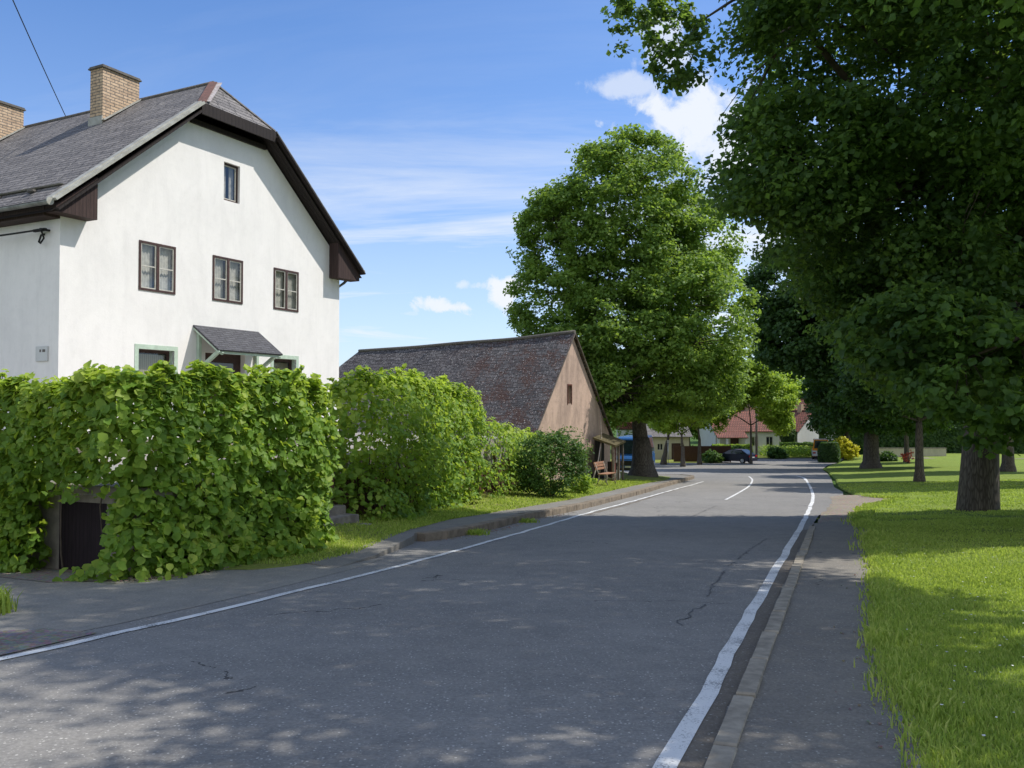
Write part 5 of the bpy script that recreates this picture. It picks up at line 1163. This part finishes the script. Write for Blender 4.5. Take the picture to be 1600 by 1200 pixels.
# ================================================================== VEHICLES
def vehicle(name, label, loc_, rz, paint, Ln, Wd_, H, kind='car', lower=None, cat='car'):
    """length along local -y (front), origin on the ground under the middle"""
    root = empty(name, loc_, rz); tag(root, label, cat); h = Ln / 2; w = Wd_ / 2
    if kind == 'car':
        belt = .86; pro = [(-h, .35), (-h, .62), (-h + .12, .74), (-h + 1.15, .90), (h - .55, .98), (h - .03, .92), (h, .60), (h - .02, .32), (-h + .15, .24), (h - .2, .24)]
        pro = [(-h + .1, .22), (-h, .40), (-h + .02, .62), (-h + .2, .76), (-h + 1.2, .92), (h - .5, .99), (h - .04, .93), (h, .6), (h - .05, .28), (h - .2, .22)]
        gh = [(-h + 1.05, .90), (-h + 1.85, H - .06), (-h + 2.3, H), (h - 1.0, H - .01), (h - .28, .97)]
    else:
        pro = [(-h + .08, .3), (-h, .45), (-h + .03, .95), (-h + .28, 1.18), (-h + .55, 1.22), (h, 1.22), (h, .3)]
        gh = [(-h + .35, 1.19), (-h + .85, H - .12), (-h + 1.15, H), (h - .06, H), (h - .02, 1.19)]
    def loft(pr, w0, w1, zlo, zhi):
        m = MB(); n = len(pr); vs = []
        for sg in (-1, 1):
            for y, z in pr:
                t = (z - zlo) / (zhi - zlo); vs.append((sg * (w0 + (w1 - w0) * t), y, z))
        m.add(vs, [tuple(range(n)), tuple(range(2 * n - 1, n - 1, -1))] + [(i, i + n, (i + 1) % n + n, (i + 1) % n) for i in range(n)]); return m
    body = loft(pro, w, w * .985, .22, 1.0).build('body', paint, root, bevel=.05)
    z0g = gh[0][1]
    cabin = loft(gh, w * .97, w * .80, z0g, H).build('cabin', paint, root, bevel=.04)
    # glazing a few millimetres proud of the cabin
    def ins(pr, k):
        cy = sum(p[0] for p in pr) / len(pr); cz = (z0g + H) / 2; return [(cy + (y - cy) * k, cz + (z - cz) * (k - .10)) for y, z in pr]
    gl_ = MB(); q = ins(gh, .90)
    for sg in (-1, 1):
        vs = []
        for y, z in q:
            t = (z - z0g) / (H - z0g); vs.append((sg * (w * .97 + (w * .80 - w * .97) * t + .012), y, z))
        gl_.add(vs, [tuple(range(len(q)))])
    gl_.build('side_window', MT['carglass'], root, recalc=False)
    def cross(a, b, nm, kk=.84, off=.014):
        g = MB(); (ya, za), (yb_, zb_) = a, b; vs = []
        for t, sgs in ((.10, (-1, 1)), (.90, (1, -1))):
            y = ya + (yb_ - ya) * t; z = za + (zb_ - za) * t; tt = (z - z0g) / (H - z0g); ww = (w * .97 + (w * .80 - w * .97) * tt) * kk
            for sg in sgs: vs.append((sg * ww, y + (-off if ya < 0 else off), z + off))
        g.add(vs, [(0, 1, 2, 3)]); g.build(nm, MT['carglass'], root, recalc=False)
    cross(gh[0], gh[1], 'windscreen'); cross(gh[-1], gh[-2], 'rear_window')
    wr = .31 if kind == 'car' else .34
    for sx in (-1, 1):
        for y in (-h + .82, h - .80):
            tyre = MB(); tyre.tube([(sx * (w - .20), y, wr), (sx * (w - .03), y, wr), (sx * (w + .015), y, wr)], [wr, wr, wr * .93], 20); wh = tyre.build('wheel', MT['black'], root, recalc=False)
            r = MB(); r.tube([(sx * (w + .012), y, wr), (sx * (w + .022), y, wr)], wr * .62, 14); r.build('rim', MT['metal'], wh, recalc=False)
        r = MB(); r.bx(*sorted((sx * (w - .42), sx * (w - .06))), -h - .012, -h + .05, .60, .74) if kind == 'car' else r.bx(*sorted((sx * (w - .40), sx * (w - .08))), -h - .012, -h + .05, .72, .92); r.build('headlight', MT['headlamp'], root, bevel=.02)
        r = MB(); r.bx(*sorted((sx * (w - .38), sx * (w - .03))), h - .05, h + .014, .68, .88); r.build('tail_light', MT['redlamp'], root, bevel=.02)
        r = MB(); r.bx(*sorted((sx * (w + .02), sx * (w + .2))), gh[0][0] + .25, gh[0][0] + .35, z0g + .02, z0g + .16); r.build('mirror', paint, root, bevel=.02)
        r = MB(); r.bx(*sorted((sx * (w - .005), sx * (w + .006))), -h + 1.75, -h + 1.765, .30, z0g - .02); r.bx(*sorted((sx * (w - .005), sx * (w + .006))), -h + 2.75, -h + 2.765, .30, z0g - .02); r.build('door_gap', MT['black'], root)
    for y, nm in ((-h, 'front'), (h, 'rear')):
        sg = -1 if y < 0 else 1; r = MB(); r.bx(-.26, .26, *sorted((y + sg * .012, y + sg * .03)), .42 if nm == 'front' else .60, .53 if nm == 'front' else .71); r.build('number_plate', MT['plate'], root)
        r = MB(); r.bx(-w * .92, w * .92, *sorted((y - sg * .02, y + sg * .05)), .24, .40); r.build('bumper', MT['black'] if kind != 'car' else paint, root, bevel=.03)
    if kind != 'car':
        r = MB(); r.bx(-w * .5, w * .5, -h - .012, -h + .02, .56, .86); r.build('grille', MT['black'], root)
    if lower:
        r = MB(); r.bx(-w - .006, w + .006, -h - .008, h + .008, .42, 1.05); r.build('lower_panel', lower, root)
    return root
cp = gp(1155, 724, 0); vehicle('parked_car', 'dark navy saloon car parked at the far roadside seen from behind', (cp.x - .15, cp.y + 1.2, Z(cp.y)), R(180 + 46), MT['navy'], 4.3, 1.74, 1.45)
vehicle('parked_van', 'blue van parked nose-out behind the trunk of the big linden', (8.35, 58.5, Z(58) + .28), R(-17), MT['blue'], 4.9, 2.15, 2.4, 'van', None, 'van')
p = gp(1281, 717, 0); vehicle('delivery_van', 'orange and white van half hidden behind the clipped round hedge', (p.x + .35, 101.5, Z(101)), R(180 - 18), MT['orange'], 4.8, 1.9, 2.3, 'van', MT['vanwhite'], 'van')

# ================================================================== GRASS
def blades(name, regions, mat, seed=3):
    pos, hh = [], []
    for (fn, n, h0, h1_) in regions:
        for p in fn(n): pos.append(p); hh.append(RNG.uniform(h0, h1_) * (1 + .8 * max(0, noise.noise((p[0] * 1.3, p[1] * 1.3, 1)))))
    pos = np.array(pos); n = len(pos); hh = np.array(hh)[:, None]
    a = RNG.uniform(0, 2 * math.pi, n); d = np.stack([np.cos(a), np.sin(a), np.zeros(n)], 1); ln = RNG.uniform(.1, .75, (n, 1)); a2 = RNG.uniform(0, 2 * math.pi, n); l = np.stack([np.cos(a2), np.sin(a2), np.zeros(n)], 1)
    w = (.0028 + hh * .022) * RNG.uniform(.7, 1.5, (n, 1)) * (1 + np.maximum(0, pos[:, 1:2] - 6) * .13)
    V = np.empty((n, 5, 3), np.float32); up = np.array([0, 0, 1.0])
    V[:, 0] = pos - d * w; V[:, 1] = pos + d * w; m = pos + up * hh * .55 + l * hh * ln * .22; V[:, 2] = m + d * w * .8; V[:, 3] = m - d * w * .8; V[:, 4] = pos + up * hh * (1 - ln * .3) + l * hh * ln * .9
    idx = (np.arange(n, dtype=np.int32)[:, None] * 5 + np.array([0, 1, 2, 3, 3, 2, 4], np.int32)[None]).reshape(-1)
    me = bpy.data.meshes.new(name); me.vertices.add(n * 5); me.vertices.foreach_set('co', V.reshape(-1)); me.loops.add(n * 7); me.loops.foreach_set('vertex_index', idx)
    me.polygons.add(2 * n); ls = np.stack([np.arange(n) * 7, np.arange(n) * 7 + 4], 1).astype(np.int32).reshape(-1); me.polygons.foreach_set('loop_start', ls); me.update(calc_edges=True)
    at_ = me.attributes.new('rnd', 'FLOAT', 'FACE'); at_.data.foreach_set('value', np.repeat(RNG.uniform(0, 1, n).astype(np.float32), 2)); me.materials.append(mat)
    o = bpy.data.objects.new(name, me); COL.objects.link(o); o['kind'] = 'stuff'; return o
def right_zone(y0, y1, xw=None, edge=None):
    def fn(n):
        out = []
        while len(out) < n:
            y = RNG.uniform(y0, y1); e = edge_r(y); x1 = .64 * y + .8
            if edge is not None: x = e + RNG.normal(.05, edge * .7)
            else:
                if x1 < e: continue
                x = RNG.uniform(e - .02, x1)
            dn = noise.noise((x * .9, y * .9, 5))
            if RNG.uniform() < .30 - dn * .9: continue
            out.append((x, y, lawn_z(x, y) + .03 * noise.noise((x * .7, y * .7, 0)) - .01))
        return out
    return fn
def left_zone(y0, y1):
    def fn(n):
        out = []
        while len(out) < n:
            y = RNG.uniform(y0, y1); x = edge_pb(y) - abs(RNG.normal(0, 1.1)) + .05
            out.append((x, y, Z(y) + max(.012, verge_dz(x, y)) + .02 * noise.noise((x * .7, y * .7, 0))))
        return out
    return fn
blades('grass', [(right_zone(3.2, 7), 50000, .018, .065), (right_zone(6.5, 12), 60000, .018, .055), (right_zone(12, 22), 46000, .018, .055), (right_zone(22, 45), 26000, .02, .06), (right_zone(3.0, 14, edge=.13), 9000, .03, .10), (right_zone(14, 32, edge=.2), 5000, .05, .12),
                 (left_zone(12.5, 22), 14000, .02, .06), (left_zone(22, 45), 9000, .025, .07)], MT['lf_grass'])
def tuft(label, c, r, n, h0, h1_):
    def fn(k): return [(c[0] + RNG.normal(0, r), c[1] + RNG.normal(0, r * .8), Z(c[1]) + (c[2] if len(c) > 2 else .0)) for _ in range(k)]
    o = blades('grass_tuft', [(fn, n, h0, h1_)], MT['lf_grass']); del o['kind']; return tag(o, label, 'grass tuft')
tuft('tuft of long bright grass growing at the left edge of the driveway', (-5.42, 8.75), .13, 900, .10, .30)
tuft('green weeds sprouting against the foot of the left kerb near its start', (-.75, 17.35), .12, 260, .03, .11)
tuft('small weeds sprouting at the foot of the left kerb farther along', (.35, 20.5), .12, 200, .03, .10)
# daisies
m = MB()
for _ in range(150):
    y = RNG.uniform(4.5, 15); x = RNG.uniform(edge_r(y) + .15, max(edge_r(y) + .3, .62 * y)); z = lawn_z(x, y) + .05 + RNG.uniform(0, .03); r_ = RNG.uniform(.006, .011); a = RNG.uniform(0, 6)
    m.add([(x + r_ * math.cos(a + k * math.pi / 3), y + r_ * math.sin(a + k * math.pi / 3), z + RNG.uniform(-.002, .002)) for k in range(6)], [(0, 1, 2, 3, 4, 5)])
tag(m.build('daisies', MT['petal'], recalc=False), kind='stuff')
# grit, fallen leaves and twigs
m = MB()
for _ in range(420):
    y = RNG.uniform(4, 19); e = edge_r(y); x = e - abs(RNG.normal(0, .16)) + .06; s = RNG.uniform(.006, .018); m.box((x, y, Z(y) + .028 + s * .2), (s, s * RNG.uniform(.6, 1.4), s * .6), RNG.uniform(0, 3))
for _ in range(500):
    q = Vector((-2.9, 14.6)).lerp(Vector((-4.9, 10.9)), RNG.uniform(0, 1)); s = RNG.uniform(.01, .045); m.box((q.x + RNG.normal(0, .12), q.y - .05 + RNG.normal(0, .1), Z(q.y) + .012 + s * .2), (s, s * RNG.uniform(.6, 1.5), s * .5), RNG.uniform(0, 3))
for _ in range(320):
    y = RNG.uniform(16, 24); kx = float(np.interp(y, [p.y for p in KL[:9]], [p.x for p in KL[:9]])); s = RNG.uniform(.008, .025); m.box((kx + .1 + abs(RNG.normal(0, .12)), y, Z(y) + .006 + s * .2), (s, s * RNG.uniform(.6, 1.5), s * .4), RNG.uniform(0, 3))
tag(m.build('grit', MT['dirt'], recalc=False), kind='stuff')

# ================================================================== LIGHT AND SKY
ELEV, AZ = R(54), R(80)
sd_ = Vector((math.cos(ELEV) * math.sin(AZ), math.cos(ELEV) * math.cos(AZ), math.sin(ELEV)))
sl_ = bpy.data.lights.new('sun', 'SUN'); sl_.energy = 4.8; sl_.angle = R(.53); sl_.color = (1, .95, .87)
so = bpy.data.objects.new('sun', sl_); COL.objects.link(so); so.rotation_euler = (-sd_).to_track_quat('-Z', 'Y').to_euler(); so.location = sd_ * 60
W = bpy.data.worlds.new('World'); SC.world = W; W.use_nodes = True; nt = W.node_tree; nt.nodes.clear()
ow = nt.nodes.new('ShaderNodeOutputWorld'); bg = nt.nodes.new('ShaderNodeBackground'); L(nt, bg.outputs[0], ow.inputs[0])
sky = nt.nodes.new('ShaderNodeTexSky'); sky.sky_type = 'NISHITA'; sky.sun_disc = False; sky.sun_elevation = ELEV; sky.sun_rotation = AZ; sky.altitude = 400; sky.air_density = 1.0; sky.dust_density = .6; sky.ozone_density = 1.6
tc = nt.nodes.new('ShaderNodeTexCoord').outputs['Generated']
sx = nt.nodes.new('ShaderNodeSeparateXYZ'); L(nt, tc, sx.inputs[0])
den = mathn(nt, 'ADD', mathn(nt, 'MAXIMUM', sx.outputs[2], 0.0), .10)
cx = nt.nodes.new('ShaderNodeCombineXYZ'); L(nt, mathn(nt, 'DIVIDE', sx.outputs[0], den), cx.inputs[0]); L(nt, mathn(nt, 'DIVIDE', sx.outputs[1], den), cx.inputs[1])
mp = nt.nodes.new('ShaderNodeMapping'); mp.inputs['Rotation'].default_value = (0, 0, R(14)); mp.inputs['Scale'].default_value = (.42, 1.25, 1); mp.inputs['Location'].default_value = (3.1, 1.4, 0); L(nt, cx.outputs[0], mp.inputs[0])
cir = ramp(nt, noise_n(nt, mp.outputs[0], 1.05, 9, .62, .8), [(.40, 0.0), (.72, .95)])
soft = ramp(nt, noise_n(nt, mp.outputs[0], .45, 5, .5, .3), [(.32, .25), (.62, 1.0)])
elv = ramp(nt, sx.outputs[2], [(0.0, .9), (.18, .85), (.28, .45), (.42, .18)])
wisp = mathn(nt, 'MULTIPLY', mathn(nt, 'MULTIPLY', cir, soft), mathn(nt, 'MULTIPLY', elv, 2.3))
haze = ramp(nt, sx.outputs[2], [(0.0, .55), (.12, .34), (.26, .08), (.4, 0.0)])
mask = mathn(nt, 'MAXIMUM', wisp, haze)
cn3 = noise_n(nt, tc, 26, 8, .62, .3)
for (px, py, rx, rz, st) in [(700, 480, .055, .016, .95), (790, 458, .045, .026, 1.0), (742, 448, .03, .012, .7), (990, 135, .07, .018, .6), (1075, 180, .10, .05, .95), (1130, 240, .07, .05, .9), (1040, 60, .04, .07, .7), (1180, 600, .05, .03, .6), (640, 490, .02, .005, .5)]:
    d = ray(px, py).normalized()
    s_ = nt.nodes.new('ShaderNodeVectorMath'); s_.operation = 'SUBTRACT'; L(nt, tc, s_.inputs[0]); s_.inputs[1].default_value = d
    m_ = nt.nodes.new('ShaderNodeVectorMath'); m_.operation = 'MULTIPLY'; L(nt, s_.outputs[0], m_.inputs[0]); m_.inputs[1].default_value = (1 / rx, 1 / rx, 1 / rz)
    l_ = nt.nodes.new('ShaderNodeVectorMath'); l_.operation = 'LENGTH'; L(nt, m_.outputs[0], l_.inputs[0])
    v = mathn(nt, 'ADD', mathn(nt, 'SUBTRACT', 1.0, l_.outputs['Value']), mathn(nt, 'MULTIPLY', mathn(nt, 'SUBTRACT', cn3, .5), 2.6))
    mask = mathn(nt, 'MAXIMUM', mask, ramp(nt, v, [(.05, 0.0), (.75, st)], 'EASE'))
# unseen broken white cloud, added behind the camera to lighten the shade
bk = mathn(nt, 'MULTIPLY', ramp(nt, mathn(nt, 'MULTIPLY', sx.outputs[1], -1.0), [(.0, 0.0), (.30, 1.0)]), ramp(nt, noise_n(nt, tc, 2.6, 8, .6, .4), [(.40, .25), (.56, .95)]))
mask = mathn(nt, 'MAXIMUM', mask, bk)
bl = mixc(nt, 1.0, sky.outputs[0], (0.76, 0.99, 1.30), 'MULTIPLY')
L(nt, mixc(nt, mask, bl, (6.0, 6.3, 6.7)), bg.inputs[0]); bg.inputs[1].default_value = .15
SC.view_settings.view_transform = 'Standard'; SC.view_settings.look = 'None'; SC.view_settings.exposure = 0; SC.view_settings.gamma = 1
SC.cycles.max_bounces = 7; SC.cycles.diffuse_bounces = 3; SC.cycles.glossy_bounces = 2; SC.cycles.transmission_bounces = 4; SC.cycles.transparent_max_bounces = 6
SC.cycles.use_denoising = True; SC.cycles.sample_clamp_indirect = 4
for o in list(SC.objects):
    if o.type == 'MESH' and o.parent is None and 'label' not in o and 'kind' not in o: print('UNTAGGED', o.name)
